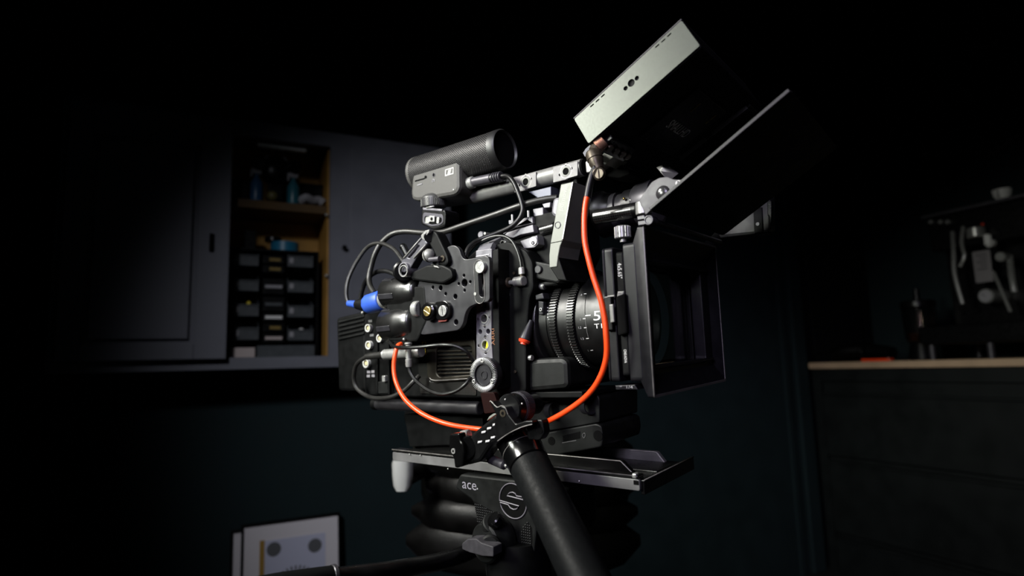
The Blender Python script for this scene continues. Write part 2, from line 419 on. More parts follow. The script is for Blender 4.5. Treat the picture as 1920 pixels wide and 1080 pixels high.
# the right door face with its panel seam
rx0 = rp(655, 460, YC).x
rd = part(cup, 'fixed_door', G().span((rx0, YC - .008, ob), (x1 - .004, YC + .001, ot), .002), CUPM)
c = rp(645, 465, YC - .004); part(cup, 'door_knob', G().cyl(c, c + Vector((0, -.012, 0)), .007, n=16), BLACK)
for py in (403, 517):
    c = rp(612, py, YC + .01); part(cup, 'shelf_pin', G().ball(c, .005, 10), STEEL)
c1, c2 = rp(482, 268, YC + .04), rp(574, 281, YC + .04)
thing('strip_lamp', 'unlit white strip lamp at the top of the open cupboard', 'lamp', c1, 'room', g=G().span((c1.x, YC + .03, c1.z - .012), (c2.x, YC + .05, c1.z), .003), m=WHITE)

# ---- what stands in the open cupboard
YI = YC + .05
def blob(name, label, cat, px, py, w, h, m, y=YI, on=None, grp=None, prof=None):
    c = rp(px, py, y); s = (rp(px + 10, py, y).x - c.x) / 10
    z = on if on is not None else c.z - h * s / 2
    W_, H_ = w * s, h * s
    if prof is None: prof = [(0, .45), (.06, .5), (.75, .5), (.86, .42), (.9, .2), (1, .2), (1, 0)]
    g = G().lathe((c.x, y, z), (0, 0, 1), [(t * H_, r * W_) for t, r in prof], 20)
    return thing(name, label, cat, (c.x, y, z), 'room', grp, g, m)
SH = shz + .0125
BOTB = mat('blue_bottle', (.02, .10, .22), .35); BOTT = mat('teal_bottle', (.02, .13, .17), .35)
bprof = [(0, .46), (.05, .5), (.62, .5), (.76, .22), (.8, .2)]
for px, mm, lab in ((481, BOTB, 'blue spray bottle with grey trigger, left one on the upper cupboard shelf'), (550, BOTT, 'teal spray bottle with grey trigger, right one on the upper cupboard shelf')):
    c = rp(px, 360, YI); r = .018
    t = thing('spray_bottle', lab, 'bottle', (c.x, YI, SH), 'room')
    part(t, 'bottle_body', G().lathe((c.x, YI, SH), (0, 0, 1), [(0, .95 * r), (.004, r), (.055, r), (.075, .4 * r), (.082, .4 * r)], 20), mm)
    part(t, 'trigger_head', G().box((c.x, YI, SH + .092), (.026, .014, .018), .003).box((c.x - .015, YI, SH + .085), (.006, .01, .024), .002), GREYPRINT)
# black respirator mask hung in the middle of the shelf
c = rp(519, 318, YI)
t = thing('respirator_mask', 'black respirator mask with two round filters propped on the upper cupboard shelf', 'mask', (c.x, YI, SH), 'room')
part(t, 'face_piece', G().ball((c.x, YI + .02, c.z), .045, 20, (1, .6, 1.05)).span((c.x - .02, YI + .01, SH), (c.x + .02, YI + .04, c.z - .02), .004), BLACK)
for s in (-1, 1): part(t, 'filter', G().cyl((c.x + s * .042, YI + .01, c.z + .012), (c.x + s * .052, YI - .015, c.z + .012), .022, n=20, bev=.003), GLOSS)
part(t, 'head_strap', G().tube([(c.x - .04, YI + .03, c.z + .02), (c.x, YI + .03, c.z + .075), (c.x + .04, YI + .03, c.z + .02)], .004), GREYPRINT)
def boxthing(name, label, cat, a, b, y, depth, m, on=None, grp=None, bev=.002, lid=None):
    A, B = rp(*a, y), rp(*b, y); z0 = on if on is not None else B.z
    t = thing(name, label, cat, ((A.x + B.x) / 2, y, z0), 'room', grp)
    part(t, 'body', G().span((A.x, y, z0), (B.x, y + depth, A.z), bev), m)
    if lid: part(t, 'lid', G().span((A.x - .002, y - .002, A.z - .008), (B.x + .002, y + depth + .002, A.z + .002), .001), lid)
    return t
boxthing('storage_tin', 'small black box at the left end of the upper cupboard shelf', 'box', (434, 337), (466, 378), YI, .06, BLACK, SH, lid=DARK)
boxthing('black_case', 'flat black case behind the white cloth on the upper cupboard shelf', 'case', (565, 344), (604, 378), YI + .05, .04, BLACK, SH, lid=DARK)
c = rp(586, 374, YI)
thing('white_cloth', 'crumpled white cloth at the right end of the upper cupboard shelf', 'cloth', (c.x, YI, SH), 'room', g=G().tube([(c.x - .035, YI, SH + .014), (c.x - .02, YI - .01, SH + .024), (c.x, YI, SH + .02), (c.x + .02, YI + .005, SH + .024), (c.x + .034, YI, SH + .013)], .013, 10), m=GREYPRINT)
c = rp(511, 358, YI - .02); MULT = mat('multicolour_ball', (.12, .10, .03), .5)
thing('yarn_ball', 'small olive ball below the mask on the upper cupboard shelf', 'ball', (c.x, YI - .02, SH), 'room', g=G().ball((c.x, YI - .02, SH + .016), .016), m=MULT)
# ---- rack of open bins
YR = YC + .055
rk0, rk1 = rp(428, 560, YR).x, rp(597, 560, YR).x
rkz = zrow(468, YR)
rk = thing('bin_rack', 'black louvred rack carrying the small bins in the open cupboard', 'rack', ((rk0 + rk1) / 2, YA - .03, ob), 'room')
part(rk, 'back_plate', G().span((rk0, YA - .022, ob), (rk1, YA - .014, rkz), .001), BLACK)
part(rk, 'top_board', G().span((rk0, YR, rkz - .006), (rk1, YA - .014, rkz), .001), BLACK)
part(rk, 'side_board', G().span((rk0, YR, ob), (rk0 + .006, YA - .022, rkz - .006)), BLACK)
part(rk, 'side_board', G().span((rk1 - .006, YR, ob), (rk1, YA - .022, rkz - .006)), BLACK)
BINM = mat('grey_bin_plastic', (.060, .066, .072), .4, 0, .5, .1, 60)
def bin_at(pa, pb, py0, py1, label):
    A, B = rp(pa, py0, YR), rp(pb, py1, YR); w = B.x - A.x; h = A.z - B.z; D = .10; t_ = .002; cx = (A.x + B.x) / 2; z = B.z
    g = G()
    y0, y1 = YR, YR + D
    g.span((A.x, y0, z), (B.x, y1, z + t_)); g.span((A.x, y1 - t_, z), (B.x, y1, z + h * 1.55))
    for xx in (A.x, B.x - t_):
        g.loft([[(xx, y0, z), (xx, y1, z), (xx, y1, z + h * 1.55), (xx, y0 + .035, z + h * 1.5), (xx, y0, z + h)], [(xx + t_, y0, z), (xx + t_, y1, z), (xx + t_, y1, z + h * 1.55), (xx + t_, y0 + .035, z + h * 1.5), (xx + t_, y0, z + h)]])
    g.span((A.x, y0 - .002, z), (B.x, y0, z + h), .0008)
    t = thing('storage_bin', label, 'bin', (cx, YR, z), 'room', 'open bins in the cupboard')
    part(t, 'bin_shell', g, BINM)
    part(t, 'front_lip', G().span((A.x - .001, y0 - .005, z + h - .004), (B.x + .001, y0 - .001, z + h), .001), BINM)
    part(t, 'label_holder', G().span((A.x + w * .06, y0 - .004, z + h * .3), (A.x + w * .22, y0 - .001, z + h * .8), .0008), GREYPRINT)
    return t
rowL, rowR = ((476, 499), (524, 546), (570, 593), (614, 637)), ((479, 502), (527, 549), (573, 595), (618, 638))
ordn = ('topmost', 'second from top', 'third from top', 'lowest')
for k in range(4):
    bin_at(437, 485, *rowL[k], 'grey open bin in the left bin column, %s' % ordn[k])
    bin_at(540, 587, *rowR[k], 'grey open bin in the right bin column, %s' % ordn[k])
c = rp(467, 567, YR - .006)
thing('yellow_knob', 'small yellow cap lying on the edge of a left bin', 'cap', c, 'room', g=G().lathe((c.x, YR + .006, rp(467, 570, YR).z - .004), (0, 0, 1), [(0, .006), (.008, .006), (.012, .004), (.012, 0)], 14), m=YELLOW)
c = rp(566, 618, YR)
thing('wire_spool', 'tiny pale spool standing in the lowest right bin', 'spool', c, 'room', g=G().lathe((c.x, YR + .012, rp(566, 637, YR).z + .002), (0, 0, 1), [(0, .006), (.012, .006), (.013, .003), (.026, .003), (.027, .006), (.032, .006)], 14), m=WHITE)
PINKP = mat('pinkish_label', (.5, .42, .40), .6)
OCHRE = mat('ochre_label', (.20, .13, .02), .6)
mids = ((478, 495, OCHRE, 'dark parts drawer with a yellow label, topmost in the middle column'), (496, 512, OCHRE, 'dark parts drawer with a yellow label, second in the middle column'),
        (522, 552, GREYPRINT, 'dark parts drawer with a dim grey label in the middle column'), (556, 584, BINM, 'plain dark parts drawer above the white labelled one'), (586, 603, WHITE, 'dark parts drawer with a bright white label in the middle column'),
        (606, 622, OCHRE, 'dark parts drawer with a yellow label, near the bottom of the middle column'), (625, 642, PINKP, 'dark parts drawer with a pinkish label, lowest of the middle column'))
for a, b, mm, lab in mids:
    A, B = rp(493, a, YR), rp(533, b, YR)
    t = thing('parts_drawer', lab, 'drawer', ((A.x + B.x) / 2, YR, B.z), 'room', 'parts drawers between the bins')
    part(t, 'drawer_box', G().span((A.x, YR, B.z), (B.x, YR + .1, A.z), .001), BLACK)
    part(t, 'label_card', G().span((A.x + (.018 if mm is OCHRE else .006), YR - .0015, (A.z + B.z) / 2 - .005), (B.x - (.010 if mm is OCHRE else .006), YR, (A.z + B.z) / 2 + .004)), mm)
boxthing('flat_box', 'flat pale box lying at the bottom left of the open cupboard', 'box', (433, 652), (478, 668), YR - .02, .11, PINKP, ob)
boxthing('flat_case', 'dark flat case lying at the bottom right of the open cupboard', 'case', (482, 648), (590, 668), YR - .02, .11, BINM, ob)
TAPEB = mat('blue_tape', (.015, .15, .26), .4)
c = rp(535, 446, YR + .03)
t = thing('tape_roll', 'blue and green tape roll lying on top of the bin rack', 'tape', (c.x, YR + .04, rkz), 'room')
part(t, 'tape_coil', G().lathe((c.x, YR + .04, rkz), (0, 0, 1), [(0, .022), (0, .04), (.028, .04), (.028, .022), (0, .022)], 32, caps=False), TAPEB)
part(t, 'tape_core', G().lathe((c.x, YR + .04, rkz), (0, 0, 1), [(.001, .0215), (.03, .0215), (.03, .018), (.001, .018)], 32, caps=False), mat('green_core', (.06, .14, .05), .5))
c = rp(516, 436, YR + .03)
thing('lens_cap_stack', 'black round puck leaning on the blue tape roll', 'puck', (c.x, YR + .04, rkz + .0285), 'room', g=G().cyl((c.x - .004, YR + .04, rkz + .0285), (c.x - .004, YR + .04, rkz + .044), .024, bev=.003), m=BLACK)
boxthing('small_speaker', 'small black block on top of the bin rack, left of the tape', 'box', (458, 430), (480, 462), YR + .03, .03, BLACK, rkz)

# ---- framed prints on the floor against the back wall
def framed(label, pa, pb, pc, y, art, mm):
    A, B, D = rp(*pa, y), rp(*pb, y), rp(*pc, y)
    z1 = (A.z + B.z) / 2; xa, xb = A.x, B.x
    lean = .05
    O = Vector((xa, y - lean, 0.003)); U = Vector((1, 0, 0)); V = Vector((0, lean, z1)).normalized(); H = z1 / V.z; w = xb - xa
    t = thing('framed_print', label, 'picture', ((xa + xb) / 2, y - lean, 0), 'room', 'framed prints leaning on the back wall')
    e = .006
    part(t, 'frame', G().slab(O, U, V, [(-e, 0), (w + e, 0), (w + e, H + e), (-e, H + e)], .02, .001, [[(0, e), (w, e), (w, H), (0, H)]]), BLACK)
    N = U.cross(V); back = O - N * .008
    part(t, 'mat_board', G().slab(back, U, V, [(0, e), (w, e), (w, H), (0, H)], .004), mm)
    return t, O - N * .008, U, V, w, H
MATB = mat('mat_board_white', (.86, .80, .83), .7); BLUEP = mat('pale_blue_print', (.64, .64, .80), .7)
t, O, U, V, w, H = framed('white matted print with dark discs and an ochre bar, right of the two leaning frames', (457, 990), (634, 968), (630, 1070), YA - .045, 1, MATB)
N = U.cross(V)
part(t, 'print_sheet', G().slab(O + N * .001, U, V, [(w * .20, H * .12), (w * .86, H * .12), (w * .86, H * .915), (w * .20, H * .915)], .001), BLUEP)
part(t, 'print_motif', G().slab(O + N * .0016, U, V, [(w * .165, H * .12), (w * .215, H * .12), (w * .215, H * .92), (w * .165, H * .92)], .0005), mat('ochre_print', (.42, .24, .04), .7), label='ochre upright bar')
for u, v in ((.31, .868), (.745, .856)):
    part(t, 'print_motif', G().slab(O + N * .0018, U, V, circ((w * u, H * v), w * .075, 24), .0005), mat('grey_ink', (.13, .13, .14), .7), label='dark grey disc')
g = G().slab(O + N * .0018, U, V, circ((w * .54, H * .65), w * .16, 24), .0005)
for k in range(17):
    a = PI * k / 16; r0, r1 = w * .19, w * .25; cx, cy = w * .54, H * .65
    p = [(cx + r * math.cos(a + da), cy + r * math.sin(a + da)) for r, da in ((r0, -.05), (r1, -.04), (r1, .04), (r0, .05))]
    g.slab(O + N * .0018, U, V, p, .0005)
part(t, 'print_motif', g, MATS['grey_ink'], label='dark toothed wheel')
framed('plain white print mostly hidden, left of the two leaning frames', (437, 1001), (500, 993), (500, 1070), YA - .016, 0, MATB)

# ---- bench along the right wall
XF = rp(1512, 700, YA).x
zw = rx(1720, 676, XF).z; zw0 = rx(1720, 689, XF).z
YE = -.6
wt = thing('worktop', 'pale plywood worktop along the right wall', 'worktop', ((XF + XB) / 2, .7, zw0), 'room', g=G().span((XF - .02, YE, zw0), (XB - .005, YA - .03, zw), .002), m=TOPM)
bn = thing('drawer_bench', 'black bench of wide drawers under the plywood worktop', 'drawers', ((XF + XB) / 2, .7, 0), 'room')
ztop = zw0 - .001
part(bn, 'carcass', G().span((XF + .02, YE, .0), (XB - .02, YA - .03, ztop)), BENCHM)
ys = rx(1546, 800, XF).y
g = G().span((XF, ys, .0), (XF + .02, YA - .03, ztop), .001).span((XF, YE, rx(1720, 716, XF).z), (XF + .02, ys, ztop), .001)
part(bn, 'face_frame', g, BENCHM)
rowz = [rx(1552, 737, XF).z, rx(1556, 862, XF).z, rx(1562, 1004, XF).z, rx(1562, 1004, XF).z - .26]
for k in range(3):
    za, zb_ = rowz[k], rowz[k + 1] + .022
    dr = part(bn, 'drawer', G().span((XF - .004, YE, zb_), (XF + .019, ys - .006, za - .012), .002), BENCHM)
    part(dr, 'drawer_lip', G().span((XF - .014, YE, za - .012), (XF + .016, ys - .006, za), .003), BENCHM)

# ---- things on the bench
def onx(name, label, cat, base, **k): return thing(name, label, cat, base, 'room', **k)
# espresso machine
XM = XF + .12
def mp(px, py, x=None): return rx(px, py, XM if x is None else x)
a = mp(1764, 640); b = mp(1990, 640); yL, yR_ = a.y, b.y
zt_ = mp(1764, 405).z; zd = mp(1764, 612).z; zdb = mp(1764, 646).z
em = onx('espresso_machine', 'steel espresso machine with a round pressure gauge on the bench', 'coffee machine', ((XM + .15), (yL + yR_) / 2, zw))
part(em, 'body', G().span((XM + .12, yR_, zdb), (XM + .36, yL, zt_), .006), BLACK)
part(em, 'top_tray', G().span((XM - .02, yR_ - .02, zt_), (XM + .36, yL + .01, zt_ + .014), .003), GREYMETAL)
part(em, 'head_box', G().span((XM, yR_, mp(1764, 470).z), (XM + .12, yL - .005, zt_), .006), BLACK)
part(em, 'drip_tray', G().span((XM - .08, yR_, zdb), (XM + .12, yL + .04, zd), .006), BLACK)
for yy in (yL + .01, yR_ + .05, yL - .2):
    for xx in (XM - .05, XM + .3): part(em, 'foot', G().cyl((xx, yy, zw + .0005), (xx, yy, zdb + .001), .012, n=16), GREYMETAL)
c = mp(1848, 555, XM - .01); gg = part(em, 'pressure_gauge', G().cyl((XM + .118, c.y, c.z), (XM - .01, c.y, c.z), .028, n=28, bev=.003), STEEL)
part(gg, 'dial', G().cyl((XM - .0105, c.y, c.z), (XM - .0125, c.y, c.z), .022, n=28), GREYPRINT)
part(gg, 'needle', G().box((XM - .0135, c.y + .006, c.z + .004), (.001, .016, .002), 0, Matrix.Rotation(.6, 3, 'X')), VOID)
A, B = mp(1822, 473, XM - .006), mp(1863, 527, XM - .006)
pl = part(em, 'spec_plate', G().span((XM - .006, B.y, B.z), (XM + .0, A.y, A.z), .001), mat('pale_plate', (.20, .185, .19), .5))
g = G()
for k in range(5): g.span((XM - .0068, B.y + .012, A.z - .018 - k * .014), (XM - .006, A.y - .012 - (k % 2) * .012, A.z - .014 - k * .014))
part(pl, 'print_lines', g, GREYMETAL)
def wand(pts, r, m=STEEL, name='steam_wand'):
    part(em, name, G().tube([mp(px, py, XM - dx) for px, py, dx in pts], r, 10), m)
wand([(1786, 435, .0), (1788, 470, .03), (1790, 514, .05), (1805, 570, .06)], .008)
wand([(1806, 425, .0), (1803, 455, .02), (1808, 480, .03), (1800, 500, .03)], .007)
wand([(1863, 510, .0), (1878, 545, .03), (1895, 585, .05)], .006)
wand([(1893, 480, .0), (1897, 520, .05), (1902, 548, .06)], .010)
c = mp(1832, 432, XM - .02); part(em, 'group_head', G().cyl((XM - .03, c.y, c.z + .01), (XM - .03, c.y, c.z - .03), .03, n=24, bev=.004), STEEL)
c = mp(1838, 420, XM - .02); part(em, 'power_lamp', G().ball((XM - .002, c.y, c.z), .006, 10), REDP)
c = mp(1880, 482, XM - .03); part(em, 'valve_knob', G().cyl((XM, c.y, c.z), (XM - .05, c.y, c.z), .018, n=18, bev=.003), STEEL)
for px in (1744, 1762, 1776):
    c = mp(px, 416, XM - .02); part(em, 'control_knob', G().cyl((XM, c.y, c.z), (XM - .02, c.y, c.z), .009, n=16, bev=.002), STEEL)
def cup_(px, py, x, z, lab):
    c = mp(px, py, x)
    t = onx('espresso_cup', lab, 'cup', (x, c.y, z))
    part(t, 'bowl', G().lathe((x, c.y, z), (0, 0, 1), [(0, .018), (.003, .02), (.02, .03), (.042, .033), (.042, .030), (.022, .027), (.006, .016), (.006, 0)], 24), WHITE)
    part(t, 'handle', G().tube([(x - .030, c.y, z + .034), (x - .048, c.y, z + .03), (x - .046, c.y, z + .014), (x - .026, c.y, z + .012)], .004, 8), WHITE)
cup_(1882, 380, XM + .03, zt_ + .0145, 'white espresso cup standing on top of the coffee machine')
c = mp(1855, 450, XM - .02); part(em, 'steam_knob', G().cyl((XM, c.y, c.z - .012), (XM - .03, c.y, c.z - .012), .016, n=20, bev=.003).cyl((XM - .03, c.y, c.z - .022), (XM - .03, c.y, c.z + .022), .013, n=16, bev=.005), WHITE)
# glass jar grinder
GLASS = mat('smoked_glass', (.5, .45, .42), .08, 0, .5, trans=1.0)
XG = XF + .16; c = rx(1724, 600, XG); s = .1 * abs(rx(1734, 600, XG).y - rx(1724, 600, XG).y)
zj0, zj1, zj2, zj3 = zw, rx(1724, 640, XG).z, rx(1724, 575, XG).z, rx(1724, 541, XG).z
gr = onx('coffee_grinder', 'black coffee grinder with a smoked glass hopper, left of the coffee machine', 'grinder', (XG, c.y, zw))
part(gr, 'grinder_base', G().lathe((XG, c.y, zw), (0, 0, 1), [(0, .055), (.004, .058), (zj1 - zw - .01, .045), (zj1 - zw, .05)], 28), BLACK)
part(gr, 'glass_hopper', G().lathe((XG, c.y, zj1), (0, 0, 1), [(0, .05), (.01, .058), (zj2 - zj1, .065), (zj2 - zj1, .062), (.012, .055), (.003, .047)], 32, caps=False), GLASS)
part(gr, 'coffee_beans', G().lathe((XG, c.y, zj1 + .003), (0, 0, 1), [(0, .046), (.01, .053), (.03, .055), (.034, 0)], 28), mat('roast_brown', (.10, .03, .008), .4), kind='stuff')
part(gr, 'lid', G().lathe((XG, c.y, zj2), (0, 0, 1), [(0, .067), (.02, .067), (.026, .06), (.026, .012), (zj3 - zj2, .010), (zj3 - zj2 + .004, 0)], 28), BLACK)
# low black thing and the red-orange strip
XS = XF + .10; c = rx(1615, 650, XS)
sh = onx('tamping_mat', 'black folded tool roll lying on the bench beside the grinder', 'tool roll', (XS, c.y, zw))
part(sh, 'roll', G().tube([(XS, rx(1563, 660, XS).y, zw + .03), (XS, rx(1585, 655, XS).y, zw + .05), (XS + .03, rx(1620, 650, XS).y, zw + .052), (XS + .02, rx(1668, 655, XS).y, zw + .032)], .03, 14), DARK)
part(sh, 'strap', G().tube([(XS - .002, rx(1622, 650, XS).y, zw + .004), (XS - .03, rx(1622, 650, XS).y, zw + .05), (XS + .03, rx(1622, 650, XS).y, zw + .088)], .006, 8), BLACK)
XO = XF + .02; A, B = rx(1614, 668, XO), rx(1668, 675, XO)
ro = onx('folding_rule', 'orange red folding rule lying at the front edge of the worktop', 'rule', (XO, (A.y + B.y) / 2, zw))
part(ro, 'blade', G().span((XO, B.y, zw + .0005), (XO + .03, A.y, zw + .012), .001), ORANGE)
part(ro, 'hinge_pin', G().cyl((XO + .008, B.y + .01, zw + .0005), (XO + .008, B.y + .01, zw + .014), .005, n=12), STEEL)

# ---- things hanging on the right wall
XW = XB - .004
def wp(px, py, x=XW): return rx(px, py, x)
c = wp(1752, 330)
hc = onx('film_camera', 'old compact film camera hanging on the right wall above the grinder', 'camera', (XB - .02, c.y, wp(1752, 352).z))
A, B = wp(1716, 312), wp(1796, 352)
part(hc, 'body', G().span((XB - .045, B.y, B.z), (XB - .001, A.y, A.z), .006), BLACK)
part(hc, 'top_plate', G().span((XB - .046, B.y, A.z), (XB - .001, A.y, A.z + .02), .004), GREYMETAL)
part(hc, 'base_plate', G().span((XB - .046, B.y, B.z - .008), (XB - .001, A.y, B.z + .001), .003), GREYMETAL)
part(hc, 'lens_barrel', G().lathe((XB - .044, c.y, c.z), (-1, 0, 0), [(0, .036), (.02, .036), (.03, .03), (.034, .026), (.026, .022), (.022, 0)], 28), GLOSS)
part(hc, 'viewfinder', G().box((XB - .03, c.y + .006, A.z + .032), (.03, .03, .024), .003), STEEL)
part(hc, 'neck_strap', G().tube([(XB - .01, A.y, A.z + .01), (XB - .006, c.y + .03, A.z + .12), (XB - .006, c.y, A.z + .17), (XB - .006, c.y - .03, A.z + .12), (XB - .01, B.y, A.z + .01)], .004, 8), DARK)
def hung_frame(label, pts, r, m, extra=None, name='hanging_bracket'):
    P = [wp(px, py, XB - .02) for px, py in pts]
    t = onx(name, label, 'bracket', P[0])
    part(t, 'frame', G().tube(P, r, 8, 0, True), m)
    part(t, 'hook', G().tube([P[-1], P[-1] + Vector((.008, 0, .02)), P[-1] + Vector((.0195, 0, .02))], .004, 8), STEEL)
hung_frame('square steel bracket hanging on the right wall, lower of the pair', [(1648, 250), (1692, 236), (1686, 216), (1680, 214), (1646, 228)], .009, GREYMETAL)
c = wp(1690, 186, XB - .02); t = onx('small_clamp', 'grey clamp hanging on the right wall above the square bracket', 'clamp', c)
part(t, 'jaw', G().cyl(wp(1674, 196, XB - .02), wp(1704, 182, XB - .02), .012, n=16, bev=.003), GREYMETAL)
part(t, 'screw_rod', G().cyl(wp(1700, 184, XB - .02), wp(1694, 140, XB - .02), .006, n=12), BLACK)
part(t, 'mount_plate', G().box(c + Vector((.012, 0, .03)), (.012, .05, .04), .003), BLACK)
c = wp(1655, 108, XB - .03); t = onx('hanging_light', 'dim olive work light hanging high on the right wall', 'light', c)
part(t, 'lamp_head', G().loft([[wp(1622, 108, XB - .03), wp(1640, 94, XB - .03), wp(1690, 104, XB - .03), wp(1692, 116, XB - .03), wp(1664, 126, XB - .03)], [wp(1622, 108, XB - .005), wp(1640, 94, XB - .005), wp(1690, 104, XB - .005), wp(1692, 116, XB - .005), wp(1664, 126, XB - .005)]]), mat('olive_shell', (.07, .065, .05), .5))
part(t, 'yoke', G().tube([wp(1635, 134, XB - .02), wp(1636, 112, XB - .03)], .006, 8), GREYMETAL)
for a, b, lab in (((1846, 296), (1915, 250), 'dim steel rod hung slanting on the right wall, lower of the two slanting rods'), ((1806, 104), (1900, 62), 'dim steel rod hung slanting on the right wall, high up near the corner')):
    P, Q = wp(*a, XB - .02), wp(*b, XB - .02); t = onx('hanging_rod', lab, 'rod', P)
    part(t, 'rod', G().cyl(P, Q, .009, n=14, bev=.002), GREYMETAL)
    M_ = (P + Q) / 2; part(t, 'hanger', G().cyl(M_, M_ + Vector((.019, 0, 0)), .006, n=10), STEEL)

# ---- black leather chair behind the tripod
def cq(px, py, d): return qd(px, py, d, 'room')
DC = 1.12
ch = thing('leather_chair', 'black leather office chair with a chrome arm behind the tripod', 'chair', Vector((cq(960, 1000, DC).x, cq(960, 1000, DC).y, 0)), 'room')
def pad(pts, r): return G().tube([cq(*p) for p in pts], r, 16, 6)
def cushion(l, r_, y0, y1, d, thick):
    "puffy roll: rounded slab from photo span to thickness"
    loops = []; n = 20
    A, B = cq(l, (y0 + y1) / 2, d), cq(r_, (y0 + y1) / 2, d); Hh = (cq(l, y0, d) - cq(l, y1, d)).length / 2
    ax = (B - A).normalized(); up = Vector((0, 0, 1)); nn = ax.cross(up)
    for k in range(13):
        t = k / 12; e = max(0.0, 1 - abs(2 * t - 1) ** 5) ** .5
        c = A.lerp(B, t) - nn * (math.sin(PI * t) * -.06)
        loops.append([c + (up * math.sin(2 * PI * j / n) * Hh + nn * math.cos(2 * PI * j / n) * thick) * max(.2, e) for j in range(n)])
    return G().loft(loops)
for y0, y1, l, r_ in ((975, 1050, 762, 1200), (932, 982, 772, 1195), (885, 935, 800, 1190), (810, 880, 778, 1186), (745, 820, 760, 1180)):
    part(ch, 'back_roll', cushion(l, r_, y0 - 12, y1 + 12, DC + .02, .035), LEATHER, ang=80)
part(ch, 'back_shell', cushion(790, 1178, 740, 1050, DC + .09, .03), DARK, ang=80)
A = cq(734, 868, DC - .05); B = cq(774, 868, DC - .05); u = (B - A); u.z = 0; nn = Vector((0, 0, 1)).cross(u).normalized()
def armloop(z, s=1.0): 
    m_ = (A + B) / 2
    return [Vector((m_.x, m_.y, z)) + u * (a_ * .5 * s) + nn * (b_ * .010) for a_, b_ in ((-1, .4), (-.8, -.7), (-.4, -1), (.4, -1), (.8, -.7), (1, .4), (.6, 1), (-.6, 1))]
z0_ = A.z + .004
ar = part(ch, 'armrest', G().loft([armloop(z0_, .9), armloop(z0_ - .006), armloop(z0_ - .026, .97), armloop(z0_ - .044, .88), armloop(z0_ - .052, .6)]), CHROME, label='satin chrome arm end', ang=60)
part(ar, 'arm_pad', G().tube([(A + B) / 2 + nn * .01 + Vector((0, 0, -.03)), (A + B) / 2 + nn * .10 + Vector((.02, 0, -.03)), (A + B) / 2 + nn * .20 + u * 1.2 + Vector((0, 0, -.03))], .016, 14), LEATHER)
sc_ = cq(980, 1075, DC + .0)
part(ch, 'seat', G().box((sc_.x, sc_.y - .02, .47), (.42, .40, .09), .035, Matrix.Rotation(-.46, 3, 'Z'), 4), LEATHER)
part(ch, 'post', G().cyl((sc_.x, sc_.y - .02, .08), (sc_.x, sc_.y - .02, .43), .025), CHROME)
for k in range(5):
    a = 2 * PI * k / 5 + .3; d = Vector((math.cos(a), math.sin(a), 0)); b0 = Vector((sc_.x, sc_.y - .02, .085))
    lg = part(ch, 'leg', G().tube([b0, b0 + d * .15, b0 + d * .28 + Vector((0, 0, -.02))], .016, 10), CHROME)
    part(lg, 'castor', G().cyl(b0 + d * .28 + Vector((-.01, 0, -.055)), b0 + d * .28 + Vector((.01, 0, -.055)), .0295, n=16), BLACK)

# ================================================================ THE CAMERA RIG (rig axes: x along the lens, y away from the viewer, z up)
def P3(px, py, y): return q(px, py, y=y)
X_, Y_, Z_ = Vector((1, 0, 0)), Vector((0, 1, 0)), Vector((0, 0, 1))
LZ = -.004                                                     # lens axis: y 0, z LZ
BY = -.058                                                     # near side of the camera body

# ---- camera body
body = thing('cinema_camera', 'black cinema camera body carrying the lens, batteries and accessories', 'camera', (-.10, 0, -.085))
bp = [(684, 592), (722, 574), (770, 550), (850, 508), (892, 468), (952, 452), (986, 470), (998, 492), (1000, 540), (992, 560), (986, 640), (986, 735), (900, 746), (727, 744), (684, 740)]
part(body, 'main_body', G().side(BY, Rd(S(BY, bp), .004), .116, .002), DARK)
# front block above and below the lens mount
fb = [(985, 676), (1010, 672), (1054, 670), (1064, 678), (1066, 722), (1060, 729), (985, 735)]
part(body, 'front_bulge', G().side(-.05, Rd(S(-.05, fb), .006), .10, .005), HEAD)
ft = [(990, 497), (1000, 489), (1042, 497), (1052, 526), (1044, 531), (994, 520)]
part(body, 'top_front_plate', G().side(-.052, Rd(S(-.052, ft), .003), .10, .002), HEAD)
part(body, 'round_button', disc(-.0545, 1008, 505, 8, .004, bev=.0008), PLATE)
hexbolt(body, -.0535, 1002, 512, 2.4, PLATE)
ap = [(940, 540), (1046, 524), (1046, 534), (992, 542), (986, 690), (940, 700)]
part(body, 'front_frame', G().side(-.048, Rd(S(-.048, ap), .003), .09, .002), DARK)
# side vent with its frame and slats
VY = BY - .004
fo = Rd(S(VY, [(800, 640), (890, 634), (893, 712), (812, 718), (800, 706)]), .006)
fi = Rd(S(VY, [(818, 652), (884, 648), (886, 702), (824, 707), (818, 700)]), .005)
BRONZE = mat('dark_bronze', (.030, .026, .019), .35, .5, .5, .2, 90)
vent = part(body, 'vent_frame', G().side(VY, fo, .006, .0012, [fi]), BRONZE)
for k in range(7):
    y0 = 657 + k * 7.0
    part(vent, 'slat', G().side(VY + .001, S(VY + .001, [(820, y0), (886, y0 - 1.5), (886, y0 + 1.6), (820, y0 + 3.2)]), .004, .0005), BRONZE)
part(body, 'side_panel', G().side(BY - .0012, Rd(S(BY - .0012, [(781, 655), (800, 640), (806, 716), (892, 716), (893, 742), (788, 738)]), .002), .0015, .0004), CARBONP)
part(body, 'side_line', G().tube([P3(806, 708, VY - .001), P3(816, 713.5, VY - .001), P3(877, 710, VY - .001)], .0006, 8, 3), EDGEW)
